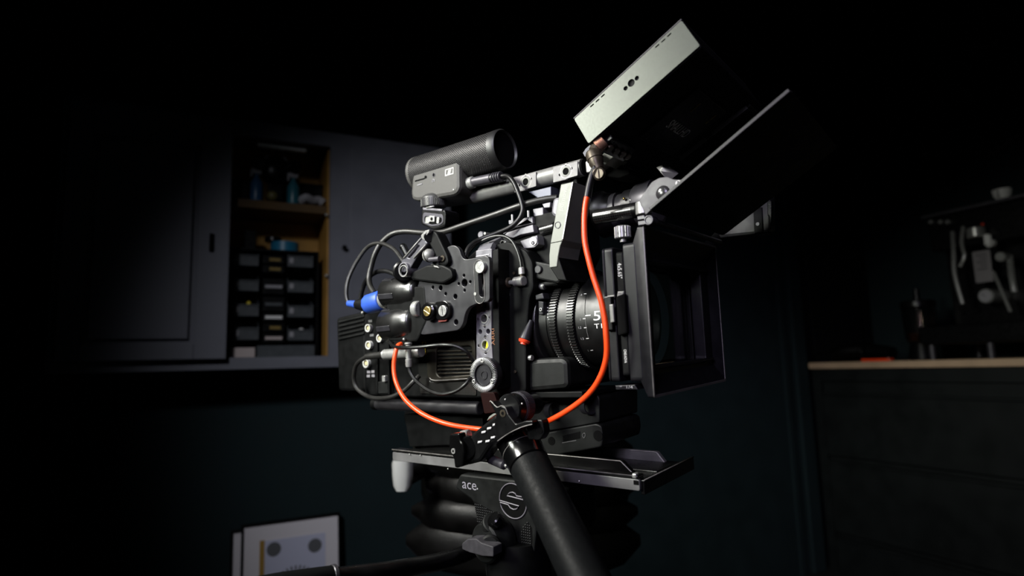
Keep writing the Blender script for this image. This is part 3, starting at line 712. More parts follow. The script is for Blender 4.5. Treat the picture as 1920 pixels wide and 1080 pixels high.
for y0, y1 in ((641, 652), (654, 665)):
    c0, c1 = P3(791, y0, BY - .003), P3(798.5, y1, BY - .003)
    o = [(c0.x, c0.z), (c1.x, c0.z), (c1.x, c1.z), (c0.x, c1.z)]; e = .0008
    i_ = [(c0.x + e, c0.z - e), (c1.x - e, c0.z - e), (c1.x - e, c1.z + e), (c0.x + e, c1.z + e)]
    part(body, 'yellow_mark', G().side(BY - .003, o, .001, 0, [i_]), YELLOW)
# connector panel at the rear
PY = -.062
part(body, 'connector_panel', G().side(PY, Rd(S(PY, [(683, 590), (727, 574), (729, 742), (684, 740)]), .002), .006, .001), DARK)
part(body, 'panel_rib', G().side(PY - .003, S(PY - .003, [(703, 600), (707, 599), (708, 738), (704, 738)]), .004, .0008), DARK)
part(body, 'panel_rib', G().side(PY - .003, S(PY - .003, [(725, 585), (728, 584), (730, 740), (727, 740)]), .004, .0008), DARK)
for px, py, r in ((694, 615, 7.5), (695, 647, 8), (690.5, 681, 8.5), (715, 608, 7), (715.5, 634, 7.5)):
    c = P3(px, py, PY); R = r * sc(PY, px, py)
    b = part(body, 'bnc_port', G().lathe(c, Yn, [(0, R), (.0045, R), (.0045, R * .72), (.001, R * .7)], 24, caps=False), mat('port_silver', (.62, .62, .58), .35, .2))
    part(b, 'contact', G().cyl(c, c + Yn * .0035, R * .42, n=14), mat('port_gold', (.72, .62, .32), .4, .2))
for px, py in ((691, 697.5), (699, 697), (690.5, 705), (699.5, 704.5)): 
    a, b = P3(px - 3, py - 2.4, PY - .0006), P3(px + 3, py + 2.4, PY - .0006); part(body, 'port_label', G().span((a.x, PY - .0006, b.z), (b.x, PY, a.z)), GREYPRINT)
for px, py in ((694, 602), (697, 628.5), (716, 596), (719, 623)):
    a, b = P3(px - 3.5, py - 2, PY - .0006), P3(px + 3.5, py + 2, PY - .0006); part(body, 'port_label', G().span((a.x, PY - .0006, b.z), (b.x, PY, a.z)), DIMPRINT)
part(body, 'card_door', G().side(PY - .002, Rd(S(PY - .002, [(708, 716), (726, 715), (727, 738), (709, 738)]), .001), .003, .0006), HEAD)
part(body, 'power_switch', G().box(P3(722, 710, PY - .003), (.006, .006, .008), .001), STEEL)
# lens mount and its red tipped lever
part(body, 'lens_mount', G().lathe((.02, 0, LZ), X_, [(-.012, .042), (.006, .046), (.014, .0495), (.0300, .0500), (.0312, .0494), (.0318, .0480), (.0318, .03)], 72), mat('mount_black', (.012, .012, .012), .34, 0, .6, .15, 60))
a, b = P3(996, 600, -.052), P3(984, 637, -.058); d = (b - a)
part(body, 'mount_lever', G().cyl(a, b, .0030, .0065, bev=.0006), PLATE)
part(body, 'lever_tip', G().cyl(b, b + d * .16, .0066, .0060, bev=.0008).cyl(b + d * .1, b + d * .24, .0035), REDP, label='orange red lever tip')
part(body, 'mount_screw', G().cyl(P3(992, 671, -.052), P3(998, 671, -.052), .003), STEEL)
for px, py in ((965.5, 697), (963, 512)): part(body, 'body_screw', disc(-.0595, px, py, 2.8, .002), NICKEL)
part(body, 'logo_print', G().text('ARRI', P3(928, 647, -.0775), Z_, -X_, width=.0175, height=.0042), AMBER, label='dim amber ARRI lettering')
part(body, 'audio_print', G().text('AUDIO', P3(944, 555.5, BY), X_, Z_, width=.0095, height=.0028), DIMPRINT, label='dim AUDIO lettering')
# upper deck pieces behind the cheese plate
UY = -.040
for poly, y, t in (([(943, 438), (965, 425), (982, 409), (998, 406), (999, 419), (962, 427)], UY, .05), ([(950, 436), (999, 421), (1001, 435), (976, 440), (962, 446), (944, 443)], UY - .004, .05), ([(975, 452), (1007, 441), (1009, 458), (1002, 464), (983, 466)], UY - .008, .05), ([(999, 392), (1018, 388.5), (1018.5, 404), (1001, 406.5)], UY + .004, .04), ([(1016, 382), (1032, 379), (1031, 389), (1020, 390)], UY + .006, .04), ([(953, 413), (963, 412), (963, 420), (954, 421)], UY - .001, .03)):
    part(body, 'deck_block', G().side(y, Rd(S(y, poly), .001), t, .0006), RAIL)
part(body, 'deck_plate', G().side(UY + .004, Rd(S(UY + .004, [(893, 470), (940, 444), (1000, 404), (1060, 392), (1066, 470), (1052, 500), (990, 500), (900, 520)]), .003), .07, .001), DARK)
part(body, 'round_label', disc(UY - .0095, 999.5, 452, 8.2, .0012, 28), WHITE)
part(body, 'round_label', disc(UY - .0100, 999, 455.5, 3.6, .001, 20), GLOSS, label='black dot on the white disc')
part(body, 'round_label', disc(UY - .0104, 999, 455.5, 1.6, .001, 16), GREYPRINT, label='grey dot inside the black one')
for px, py in ((961, 408), (991, 401)): 
    a = P3(px, py + 6, UY - .003); part(body, 'spring_pin', G().cyl(a, a + Z_ * .007, .0014, n=12), STEEL)
part(body, 'release_knob', disc(-.045, 900.5, 440, 6.4, .012, bev=.0006), RAIL)
part(body, 'release_knob', disc(-.044, 909, 437.5, 2.4, .010), STEEL, label='small bright pin')
part(body, 'ring_bolt', G().side(-.05, hole(-.05, 943.5, 457, 7), .003, .0005, [hole(-.05, 941, 456, 5.6)]), STEEL)
part(body, 'deck_bolster', G().side(-.046, Rd(S(-.046, [(1036, 371), (1052, 368), (1052, 405), (1044, 409), (1032, 402)]), .005), .03, .003), RAIL)
part(body, 'rod_stub', G().cyl(P3(1017, 433, -.035), P3(1042, 426, -.035), .0065), CARBON)
# dark block pieces under the body
for poly, y in (([(738, 738), (1092, 734), (1092, 746), (738, 747)], -.045), ([(757, 777), (905, 782), (905, 832), (768, 838)], -.03)):
    part(body, 'under_plate', G().side(y, Rd(S(y, poly), .002), .08, .001), DARK)

# ---- battery at the back
bat = thing('camera_battery', 'black ribbed camera battery on the back of the camera', 'battery', P3(655, 730, 0))
part(bat, 'shell', G().side(-.048, Rd(S(-.048, [(630, 596), (684, 583), (686, 734), (634, 733)]), .006), .096, .004), DARK)
for k in range(5):
    y0 = 602 + k * 8
    part(bat, 'rib', G().side(-.0505, S(-.0505, [(634, y0), (682, y0 - 11), (682, y0 - 7.5), (634, y0 + 3.5)]), .004, .0006), HEAD)
part(bat, 'latch_pin', G().ball(P3(680, 586.5, -.05), .0022), STEEL)

# ---- cage rail in front of the body with the rosette
RY = -.078
rail = thing('cage_rail', 'grey drilled upright rail with a toothed rosette at its foot', 'rail', P3(907, 735, RY))
rp_ = [(892, 470), (922, 466), (921, 540), (921, 570), (921.5, 640), (924, 676), (930, 690), (918, 712), (893, 712), (893, 660), (892.5, 575)]
hs = [hole(RY, 907.5, 597, 8), hole(RY, 900, 622, 4.4), hole(RY, 915, 621.5, 4.6), hole(RY, 909.5, 646.5, 8), hole(RY, 897, 485, 4), hole(RY, 911, 482, 4.2), hole(RY, 907, 574, 5.5), hole(RY, 900, 538, 6), hole(RY, 899, 515, 6)]
for cx, cy in ((907.5, 597), (909.5, 646.5)):
    for k, (dx, dy) in enumerate(((-11.5, 2), (0, -14.5), (11, -2), (1, 15))): hs.append(hole(RY, cx + dx, cy + dy, 2.7, 10))
part(rail, 'rail_bar', G().side(RY, Rd(S(RY, rp_), .0012), .012, .0007, hs), RAIL)
for cx, cy in ((907.5, 597), (909.5, 646.5)):
    c = P3(cx, cy, RY - .0004); s = sc(RY, cx, cy)
    part(rail, 'bushing', G().lathe(c, Y_, [(0, 9.6 * s), (0, 7.6 * s), (.008, 7.4 * s), (.010, 7.9 * s)], 28, caps=False), STEEL)
    part(rail, 'ring_groove', G().side(RY - .0002, circ((c.x, c.z), 14.6 * s, 32), .0006, 0, [circ((c.x, c.z), 13.6 * s, 32)]), EDGEW)
part(rail, 'rail_back', G().side(RY + .0115, S(RY + .0115, [(892, 470), (924, 466), (927, 712), (893, 712)]), .002), VOID)
part(rail, 'level_vial', G().side(RY + .002, S(RY + .002, [(912.5, 639.5), (914, 640), (915, 652.5), (910.5, 653), (911.5, 646)]), .003), GREEN, label='bright yellow wedge in the bushing')
# top of the rail curves over the camera
c0, c1 = P3(893.5, 481, RY), P3(921, 476, RY)
def rl(px0, py0, px1, py1, y): return [P3(px0, py0, y), P3(px1, py1, y), P3(px1, py1, y) + Vector((0, .006, -.003)), P3(px0, py0, y) + Vector((0, .006, -.003))]
part(rail, 'rail_bend', G().loft([rl(892, 482, 917, 478, RY - .0005), rl(895, 470, 919, 467, RY + .002), rl(900, 460, 923, 457, RY + .012), rl(914, 454, 930, 450, RY + .028), rl(930, 447, 944, 443, RY + .045)]), RAIL, ang=60)
part(rail, 'inner_strip', G().side(RY + .001, S(RY + .001, [(923, 470), (934, 466), (937, 728), (924, 725)]), .03, .001), DARK)
ry = -.088
c = P3(905, 703, ry); s = sc(ry, 905, 703); R = 32.5 * s
ros = part(rail, 'rosette', G().lathe(c, Y_, [(.002, R * .60), (.0, R * .62), (.0, R * .64), (.0022, R * .66), (.0022, R), (.007, R * 1.02), (.012, R * .95)], 48), PLATE)
g = G()
for k in range(60):
    a = 2 * PI * k / 60; w = PI / 60 * .62
    u = lambda aa, rr, yy: (c.x + rr * math.cos(aa), ry + yy, c.z + rr * math.sin(aa))
    g.loft([[u(a - w * .8, R * .66, .0022), u(a, R * .66, .0006), u(a + w * .8, R * .66, .0022)], [u(a - w, R, .0022), u(a, R, -.0006), u(a + w, R, .0022)]])
part(ros, 'teeth', g, mat('rosette_teeth', (.36, .36, .35), .35, .2, .5, .2, 150), kind='stuff', ang=10)
part(ros, 'recess', G().lathe(c, Y_, [(.0035, R * .30), (.0035, R * .62), (.0005, R * .62)], 40, caps=False).lathe(c, Y_, [(.0035, R * .3), (.0012, R * .28), (.0012, R * .17), (.004, R * .15)], 32, caps=False), PLATE)
part(ros, 'bore', G().lathe(c, Y_, [(.0020, R * .16), (.010, R * .14)], 24, caps=False), STEEL)
part(ros, 'bore_bottom', G().cyl(c + Vector((0, .008, 0)), c + Vector((0, .009, 0)), R * .15), VOID)
for px, py in ((903.5, 676), (887.5, 715), (922, 715)): hexbolt(ros, ry - .001, px, py, 4.3, STEEL, 'bolt', .003)

# ---- cheese plate
CY = -.098
cp = thing('cheese_plate', 'black drilled side plate screwed to the cage rail', 'plate', P3(850, 620, CY))
op = [(842, 461), (852, 459.5), (861, 466), (865, 480), (870, 486), (878, 486), (910, 479.5), (916, 482), (918, 490), (918, 561), (914, 566), (891, 570), (878, 577), (872, 588), (868, 608), (860, 619), (832, 623), (792, 628), (778, 620), (776, 560), (788, 520), (812, 490), (830, 470)]
hs = [stadpx(CY, (902, 516), (904, 550), 6.8)] + [hole(CY, *h) for h in ((870.8, 530.4, 7), (869.8, 516.5, 2.6), (881.6, 528.5, 2.6), (871, 544.5, 2.6), (860, 532, 2.6), (851.6, 509, 4), (853.6, 556, 4.6), (855, 604, 5), (835.5, 551, 3), (835.5, 549, .5), (811.5, 539, 3), (843, 567, 0.5), (826, 540, 4.5))]
hs = [h for h in hs if max(p[0] for p in h) - min(p[0] for p in h) > .0015]
part(cp, 'plate_body', G().side(CY, Rd(S(CY, op), .004), .006, .0007, hs), PLATE)
part(cp, 'slot_recess', G().side(CY - .0003, stadpx(CY, (898, 499), (900, 557), 11.5), .0006, .0001, [stadpx(CY, (902.5, 514), (904.5, 551), 8)]), mat('slot_grey', (.005, .005, .006), .38, .1))
part(cp, 'slot_rim', G().side(CY - .0006, stadpx(CY, (898, 499), (900, 557), 12.4), .0006, .0002, [stadpx(CY, (898, 499), (900, 557), 11.5)]), EDGEW)
screw(cp, 'slotted_screw', CY - .0045, 899, 501, 11.2, 40, STEEL, .006, .12)
part(cp, 'pin', disc(CY - .001, 890.5, 551, 3.2, .003, 14), STEEL)
screw(cp, 'slotted_screw', CY - .006, 829, 583, 10.5, 95, STEEL, .004, .14)
part(cp, 'screw_tab', G().side(CY - .0045, Rd(S(CY - .0045, [(815, 566), (834, 563), (843, 572), (844, 592), (834, 600), (817, 600)]), .004), .005, .0008), GLOSS)
part(cp, 'red_tab', G().side(CY - .003, S(CY - .003, [(822, 600), (838, 597), (837, 602), (822, 604)]), .002), mat('dark_red', (.12, .008, .004), .5))

# ---- connector hub with two rounded housings
HY = -.105
hub = thing('power_hub', 'black two lobed connector hub beside the cheese plate', 'hub', P3(755, 650, HY))
for (a, b, r), nm in ((((727, 551), (790, 546), .0185), 'upper_housing'), (((727, 610), (784, 604), .0205), 'lower_housing')):
    A, B = q(*a, y=HY + .018), q(*b, y=HY + .018); d = (B - A).normalized(); L = (B - A).length
    h = part(hub, 'housing', G().lathe(A, d, [(0, r * .86), (.003, r), (L * .62, r * 1.0), (L * .78, r * .93), (L * .93, r * .9), (L, r * .8), (L + .002, r * .55)], 40), GLOSS if 0 else mat('hub_plastic', (.006, .0058, .0056), .30, 0, .8, .15, 60), ang=50)
    up = Z_; 
    for ang_, l0, l1 in ((-14, .05, .50), (62, .05, .34)):
        a_ = math.radians(ang_); n_ = Vector((0, -math.cos(a_), math.sin(a_)))
        cc = A + d * L * (l0 + l1) / 2 + n_ * r * .985
        rot = Matrix((d, n_.cross(d), n_)).transposed()
        part(h, 'grip_pad', G().box(cc - n_ * .0004, (L * (l1 - l0), .0068, .0028), .0009, rot), PLATE)
part(hub, 'hub_core', G().side(HY + .006, Rd(S(HY + .006, [(722, 545), (795, 535), (800, 600), (782, 640), (728, 640)]), .004), .03, .002), DARK)
A = q(784, 584, y=HY - .004)
part(hub, 'screw_boss', G().lathe(q(800, 584, y=HY - .002), Y_, [(0, .0088), (.001, .0102), (.008, .0104), (.010, .009)], 28), GLOSS)
screw(hub, 'slotted_screw', HY - .0035, 800, 584, 9.5, -30, BRASS, .003, .12)
for s_, py in ((0, 579), ):
    part(hub, 'boss_collar', G().cyl(q(779, 580, y=HY + .008), q(789, 579, y=HY + .008), .0095, bev=.001), STEEL)
part(hub, 'status_pin', G().ball(q(757.5, 636, y=HY + .004), .0016), STEEL)

# ---- blue collared plug and its grey cable loop
BYY = -.098
bc = thing('blue_plug_cable', 'grey cable looping from a bright blue collared plug behind the clamp arm', 'cable', P3(706, 565, BYY))
c0, c1, c2, c3, c4 = (P3(*p, BYY + .010) for p in ((653, 569), (671, 571), (689, 571.5), (719, 562.5), (727, 561)))
part(bc, 'strain_relief', G().cyl(c0, c1, .0040, .0052, bev=.0008), BLUE)
part(bc, 'plug_body', G().cyl(c1 - (c1 - c0) * .1, c2, .0062, .0095, bev=.0008), RUBBER)
part(bc, 'blue_collar', G().lathe(c2, c3 - c2, [(0, .0105), (.003, .0125), ((c3 - c2).length - .002, .0130), ((c3 - c2).length, .0118)], 10), BLUE, ang=20)
part(bc, 'steel_ring', G().cyl(c3, c4, .0112, n=28, bev=.001), STEEL)
part(bc, 'cable', cable([(654, 570, BYY + .01), (650, 558, BYY + .01), (650, 538, BYY + .012), (656, 516, BYY + .018), (670, 489, BYY + .025), (690, 463, BYY + .03), (712, 456, BYY + .03), (737, 466, BYY + .025), (753, 485, BYY + .02), (765, 505, BYY + .02)], .0026), GREYCABLE)

# ---- other cables
thing('thick_grey_cable', 'thick grey cable running from under the top handle behind the microphone mount', 'cable', P3(860, 425, -.03), g=cable([(1045, 371, -.03), (1020, 374, -.034), (980, 384, -.04), (920, 405, -.045), (864, 424, -.05), (830, 435, -.052), (795, 436.5, -.052), (760, 434, -.055), (735, 439, -.06), (715, 456, -.065), (703, 477, -.07), (696, 500, -.072), (692, 520, -.075), (694, 536, -.08), (702, 550, -.085)], .0036, n=12), m=GREYCABLE)
thing('short_black_cable', 'short black cable arching low behind the blue plug', 'cable', P3(700, 520, -.07), g=cable([(676, 560, -.06), (679, 545, -.06), (687, 526, -.06), (702, 512, -.062), (720, 508, -.066), (738, 513, -.07), (752, 525, -.075)], .003), m=RUBBER)
mc = thing('microphone_cable', 'black cable with a grey jack running down from the microphone', 'cable', P3(940, 330, -.05))
MY = -.036
j = [P3(*p, MY) for p in ((879, 344.5), (886, 342), (889, 341), (922, 334.5), (924, 334), (939, 331))]
part(mc, 'jack_tip', G().cyl(j[0], j[2], .0072, n=24, bev=.001), STEEL)
part(mc, 'plug_sleeve', G().cyl(j[1], j[3], .0058, bev=.0006), GREYMETAL)
bo = part(mc, 'plug_boot', G().cyl(j[3], j[5], .0050, .0042), RUBBER)
for k in range(4):
    a = j[4].lerp(j[5], .08 + k * .28); part(bo, 'boot_ridge', G().cyl(a, a + (j[5] - j[4]) * .14, .0062, bev=.0006), GREYMETAL)
part(mc, 'cable', cable([(936, 331.5, MY), (948, 330, MY - .001), (957, 334, MY - .004), (965, 345, MY - .006), (972, 362, MY - .008), (978, 380, MY - .009), (980, 395, MY - .01), (973, 411, MY - .012), (957, 426, MY - .016), (930, 438, MY - .022), (903, 448, MY - .03), (887, 457, MY - .038), (877, 468, MY - .045), (873, 484, MY - .05)], .0028, n=12), RUBBER)
sc2 = thing('angled_plug_cable', 'thin dark cable ending in a right angled steel plug on the camera side', 'cable', P3(975, 525, -.06))
part(sc2, 'cable', cable([(878, 476, -.07), (888, 462, -.068), (905, 451, -.066), (925, 443.5, -.064), (945, 443, -.063), (960, 452, -.062), (970, 470, -.062), (976, 490, -.062), (977.5, 504, -.062)], .0017), RUBBER)
a, b, c = P3(977.5, 501, -.062), P3(978.5, 514, -.062), P3(978.5, 527, -.062)
part(sc2, 'cable_nut', G().lathe(a, b - a, [(0, .0022), (.001, .0034), ((b - a).length, .0037)], 20), STEEL)
part(sc2, 'plug_neck', G().cyl(b, c, .0026), NICKEL)
a, b = P3(954, 530, -.060), P3(983, 526.5, -.062); d = b - a
part(sc2, 'plug_barrel', G().lathe(a, d, [(0, .0024), (d.length * .35, .0026), (d.length * .42, .0052), (d.length * .97, .0054), (d.length, .0045)], 24), STEEL)
part(sc2, 'panel_socket', G().cyl(a - d * .12, a + d * .08, .0058, bev=.001), NICKEL)
# black loop cable with the silver screw plug
lc = thing('looped_plug_cable', 'black cable looping below a ribbed steel plug at the rear connector panel', 'cable', P3(720, 700, -.07))
LY = -.082
a, b, c = P3(687, 669, LY), P3(722, 665, LY), P3(790, 659.5, LY)
part(lc, 'plug_boot', G().cyl(a, b, .0040, .0046, bev=.0006), GREYCABLE)
pr = []; L = (c - b).length
for k in range(14):
    t = L * k / 14; pr += [(t, .0066), (t + L / 28, .0061)]
part(lc, 'ribbed_sleeve', G().lathe(b, c - b, pr + [(L, .006)], 26), STEEL)
part(lc, 'cable', cable([(690, 668.5, LY), (677, 675, LY), (667, 687, LY + .002), (663.5, 708, LY + .004), (668, 726, LY + .005), (682, 739, LY + .005), (702, 746.5, LY + .003), (731, 745, LY), (757, 733, LY + .002), (776, 715, LY + .006), (786, 705, LY + .012)], .0028), GREYCABLE)
sl = thing('slim_plug_cable', 'slim dark cable hanging from an upright silver plug below the hub', 'cable', P3(766, 690, -.10))
SY = -.100
a, b, c, d_ = P3(765.5, 642, SY), P3(766, 660, SY), P3(766.5, 672, SY), P3(767, 688, SY)
part(sl, 'plug_collar', G().cyl(a, a + (b - a) * .22, .0042, bev=.0005), STEEL)
part(sl, 'plug_barrel', G().cyl(a + (b - a) * .3, c, .0036, bev=.0006), STEEL)
part(sl, 'plug_nut', G().lathe(c, d_ - c, [(0, .0030), (.001, .0040), ((d_ - c).length * .8, .0040), ((d_ - c).length, .0034)], 20), STEEL)
part(sl, 'cable', cable([(767, 686, SY), (769, 697, SY), (776, 709, SY), (788, 721, SY), (806, 733, SY), (829, 739, SY), (855, 733, SY + .003), (873, 720, SY + .006), (882, 708, SY + .012)], .0021), RUBBER)
thing('arching_black_cable', 'thin dark cable arching from the hub across the vent to the rosette', 'cable', P3(830, 648, -.105), g=cable([(731, 640, -.094), (736, 648, -.103), (748, 651.5, -.108), (765, 652, -.112), (790, 650.5, -.110), (815, 647.5, -.106), (835, 646.5, -.104), (855, 649, -.1), (873, 658, -.095), (882, 668, -.09), (888, 678, -.082)], .0021), m=RUBBER)

# ---- the orange cable
oc = thing('orange_cable', 'bright orange cable looping under the camera up to the monitor', 'cable', P3(930, 800, -.12))
opts = [(752, 645, -.098), (746, 649, -.104), (741, 665, -.108), (738.5, 690, -.11), (743, 717, -.112), (757, 745, -.114), (779, 767, -.114), (808, 784, -.112), (845, 796.5, -.108), (893, 804, -.100), (930, 806, -.096), (970, 804, -.096), (1011, 796, -.098), (1047, 780, -.100), (1084, 756, -.103), (1108, 734, -.105), (1124, 710, -.107), (1134, 684, -.108), (1138, 659, -.109), (1137, 631, -.11), (1134, 598, -.11), (1127, 563, -.11), (1119, 538, -.11), (1113, 520, -.11), (1104, 487, -.11), (1097, 454, -.109), (1095.5, 420, -.107), (1097, 390, -.104), (1101, 367, -.101), (1106, 348, -.099)]
part(oc, 'cable', cable(opts, .0026, n=14), ORANGE)
part(oc, 'sleeve', cable([(1101, 370, -.101), (1105, 349, -.099), (1110, 330, -.097), (1116, 316, -.095)], .0034, n=16), RUBBER, label='black heat shrink sleeve')
a, b = P3(1123, 326, -.097), P3(1123, 326, -.082)
part(oc, 'elbow', G().cyl(a, b, .0062, bev=.0008), NICKEL)
screw(oc, 'elbow_screw', -.0985, 1123, 325.5, 9.4, 92, NICKEL, .002, .2)
a, b = P3(1122, 318, -.088), P3(1112, 285, -.086); d = b - a
pl = part(oc, 'bayonet_plug', G().lathe(a, d, [(0, .0052), (d.length * .2, .0056), (d.length * .35, .0070), (d.length * .55, .0070), (d.length * .58, .0078), (d.length * .9, .0078), (d.length, .0070)], 28), NICKEL)
part(pl, 'side_ear', G().side(-.095, S(-.095, [(1106, 331), (1113, 309), (1116, 318), (1110, 331)]), .003, .0004), RUBBER)
a, b = P3(1113, 281, -.084), P3(1133, 263, -.080); d = b - a
nt = part(oc, 'elbow_top', G().cyl(P3(1114, 285, -.085), a + d * .3, .0058, bev=.001), NICKEL)
pr = []
for k in range(9): pr += [(d.length * (.3 + .7 * k / 9), .0068), (d.length * (.3 + .7 * k / 9) + d.length * .04, .0062)]
part(oc, 'knurled_nut', G().lathe(a, d, pr, 24), COPPER)

# ---- top handle
TY = -.018
hd = thing('carrying_bar', 'grey aluminium tube handle with round bosses above the camera', 'handle', P3(990, 345, TY))
a, b = P3(888.5, 367.5, TY), P3(1094, 314, TY); d = (b - a).normalized(); L = (b - a).length
part(hd, 'tube', G().lathe(a, d, [(0, .0082), (.0008, .0090), (L * .45, .0092), (L, .0095)], 40), HANDLE)
for px, py, l, r_ in ((985.5, 341, 965, 1005), (1061, 321.5, 1037, 1083)):
    yb = TY - .0103
    c = P3(px, py, yb); s = sc(yb, px, py)
    pd = [(l, py + (px - l) * .25 - 14), (r_, py - (r_ - px) * .25 - 14), (r_, py - (r_ - px) * .25 + 13), (l, py + (px - l) * .25 + 15)]
    pad_ = part(hd, 'boss_pad', G().side(yb, Rd(S(yb, pd), .001), .006, .0002, [circ((c.x, c.z), 6.6 * s, 24)] + [circ((c.x + dx * s * 1.25, c.z - dy * s), 2.3 * s, 10) for dx, dy in ((-11, 3.6), (0.5, -13), (10, -3), (0.5, 14))]), mat('handle_boss', (.078, .074, .077), .42, .25, .5, .1, 140))
    part(pad_, 'boss_ring', G().side(yb - .0004, circ((c.x, c.z), 8.6 * s, 28), .003, .0004, [circ((c.x, c.z), 6.5 * s, 28)]), PALE)
    part(pad_, 'groove_ring', G().side(yb - .0001, circ((c.x, c.z), 13.2 * s, 32), .001, 0, [circ((c.x, c.z), 12.2 * s, 32)]), EDGEW)
    part(pad_, 'bore', G().cyl((c.x, yb + .0006, c.z), (c.x, yb + .0009, c.z), 15.5 * s), VOID)
a2 = b + d * .001
part(hd, 'seam_ring', G().cyl(b, b + d * .0022, .0088), VOID)
part(hd, 'front_block', G().side(TY - .010, Rd(S(TY - .010, [(1097, 303), (1127, 289), (1147, 298), (1129, 306), (1106, 323), (1099, 324)]), .0015), .02, .001), HANDLE)
part(hd, 'under_bracket', G().side(TY - .008, S(TY - .008, [(991, 360), (1033, 349.5), (1033, 372), (1010, 372)]), .018, .0006), mat('blue_grey_metal', (.07, .075, .105), .4, .2, .5, .1, 100))
part(hd, 'hanger', G().side(TY - .004, S(TY - .004, [(1052, 338), (1080, 330), (1084, 352), (1056, 372), (1046, 372)]), .018, .001), DARK)

# ---- pale upright bracket
AY = -.066
ub = thing('upright_bracket', 'pale grey upright bracket with engraved lettering under the top handle', 'bracket', P3(1045, 440, AY))
o = [(1051.5, 346), (1074.5, 340.5), (1055, 450), (1050, 462), (1046.5, 480), (1044, 500), (1030, 502), (1029.5, 480), (1031.5, 458)]
part(ub, 'arm', G().side(AY, Rd(S(AY, o), .0006, 2), .040, .0008), PALE)
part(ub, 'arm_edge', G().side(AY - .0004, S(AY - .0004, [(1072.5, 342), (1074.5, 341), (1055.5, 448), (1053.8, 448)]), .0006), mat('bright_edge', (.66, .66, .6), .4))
part(ub, 'joint_line', G().tube([P3(1032, 456, AY - .0002), P3(1054, 451.5, AY - .0002)], .0003, 6, 0), VOID)
part(ub, 'lower_jaw', G().side(AY + .001, S(AY + .001, [(1030, 500), (1044, 498), (1047, 482), (1053, 500), (1062, 526), (1046, 525)]), .05, .001), DARK)
part(ub, 'button', G().side(AY - .0006, hole(AY, 1046, 422, 6.6, 28), .002, .0003, [hole(AY, 1046, 422, 5.3, 28)]), GREYMETAL)
part(ub, 'button_face', disc(AY - .0004, 1046, 422, 5, .002, 24), PALE)
a, b = P3(1054.5, 395.5, AY), P3(1066, 347, AY)
u = (b - a); part(ub, 'lettering', G().text('pdmovie', a, u, Vector((0, -1, 0)).cross(u) , width=u.length, height=.0056), mat('engraved_print', (.30, .31, .275), .5))

# ---- microphone on top
my = -.030
mk = thing('shotgun_microphone', 'grey box shaped camera microphone with a perforated barrel', 'microphone', P3(815, 365, my))
a, b = P3(783, 329, my), P3(948, 279, my); d = (b - a); L = d.length; d.normalize(); R = .0236
part(mk, 'barrel_grille', G().lathe(a, d, [(.006, R), (L * .93, R)], 64, caps=False), GRILLE)
part(mk, 'rear_cap', G().lathe(a, d, [(0, 0), (0, R * .9), (.002, R * .99), (.006, R * 1.01), (.0068, R)], 48, caps=False), MIC)
part(mk, 'front_ring', G().lathe(a, d, [(L * .928, R), (L * .93, R * 1.015), (L * .985, R * 1.015), (L, R * .95), (L - .003, R * .9)], 56, caps=False), mat('ring_dark', (.008, .0078, .008), .45))
part(mk, 'front_face', G().cyl(a + d * (L - .004), a + d * (L - .003), R * .92, n=48), VOID)
by = my - .022
bo = [(772.5, 325), (775, 321.5), (856, 298.5), (861, 301), (861.5, 352), (856, 362), (848, 366), (782, 377), (772, 374), (769.5, 362)]
bs = part(mk, 'base_box', G().side(by, Rd(S(by, bo), .003), .058, .0045), MIC)
part(bs, 'slider_slot', G().slab((0, by - .0003, 0), X_, Z_, stadpx(by, (779, 339.5), (796, 334.8), 1.3), .0006), VOID)
part(bs, 'slider_knob', disc(by - .0008, 797.5, 331.8, 2.6, .002, 16), VOID)
part(bs, 'slider_print', G().tube([P3(782, 347.6, by - .0002), P3(792, 344.6, by - .0002)], .0006, 6, 0), GREYPRINT)
part(bs, 'jack_rim', G().side(by - .0004, hole(by, 813.3, 328, 4.2), .0012, .0002, [hole(by, 813.3, 328, 3.0)]), GREYMETAL)
part(bs, 'jack_hole', disc(by - .0002, 813.3, 328, 3.0, .001, 18), VOID)
c = P3(812.7, 338.5, by - .0003); s = sc(by, 812, 338)
part(bs, 'headphone_mark', G().tube([c + Vector((-2.2 * s, 0, -2.6 * s)), c + Vector((-2.2 * s, 0, .6 * s)), c + Vector((0, 0, 2.6 * s)), c + Vector((2.2 * s, 0, .6 * s)), c + Vector((2.2 * s, 0, -2.6 * s))], .0004, 6, 3), GREYPRINT)
fr = S(by - .0004, [(834.6, 318), (850.2, 313.2), (850, 326), (834.4, 330.6)])
fi = S(by - .0004, [(836, 319.2), (848.9, 315.2), (848.8, 325), (835.8, 328.8)])
g = G().side(by - .0004, fr, .0005, 0, [fi]).side(by - .0004, S(by - .0004, [(836, 327.5), (838.6, 327.8), (841, 319), (846.5, 317.4), (844, 325.6), (848.8, 324.6), (848.8, 325.2), (836, 329)]), .0005).side(by - .0004, S(by - .0004, [(839, 327), (844, 317.6), (847, 316.6), (842, 326)]), .0005)
part(bs, 'emblem', g, mat('emblem_print', (.42, .41, .39), .6), label='pale square emblem')
part(bs, 'corner_screw', G().ball(P3(851, 356, by + .001), .0014), STEEL)
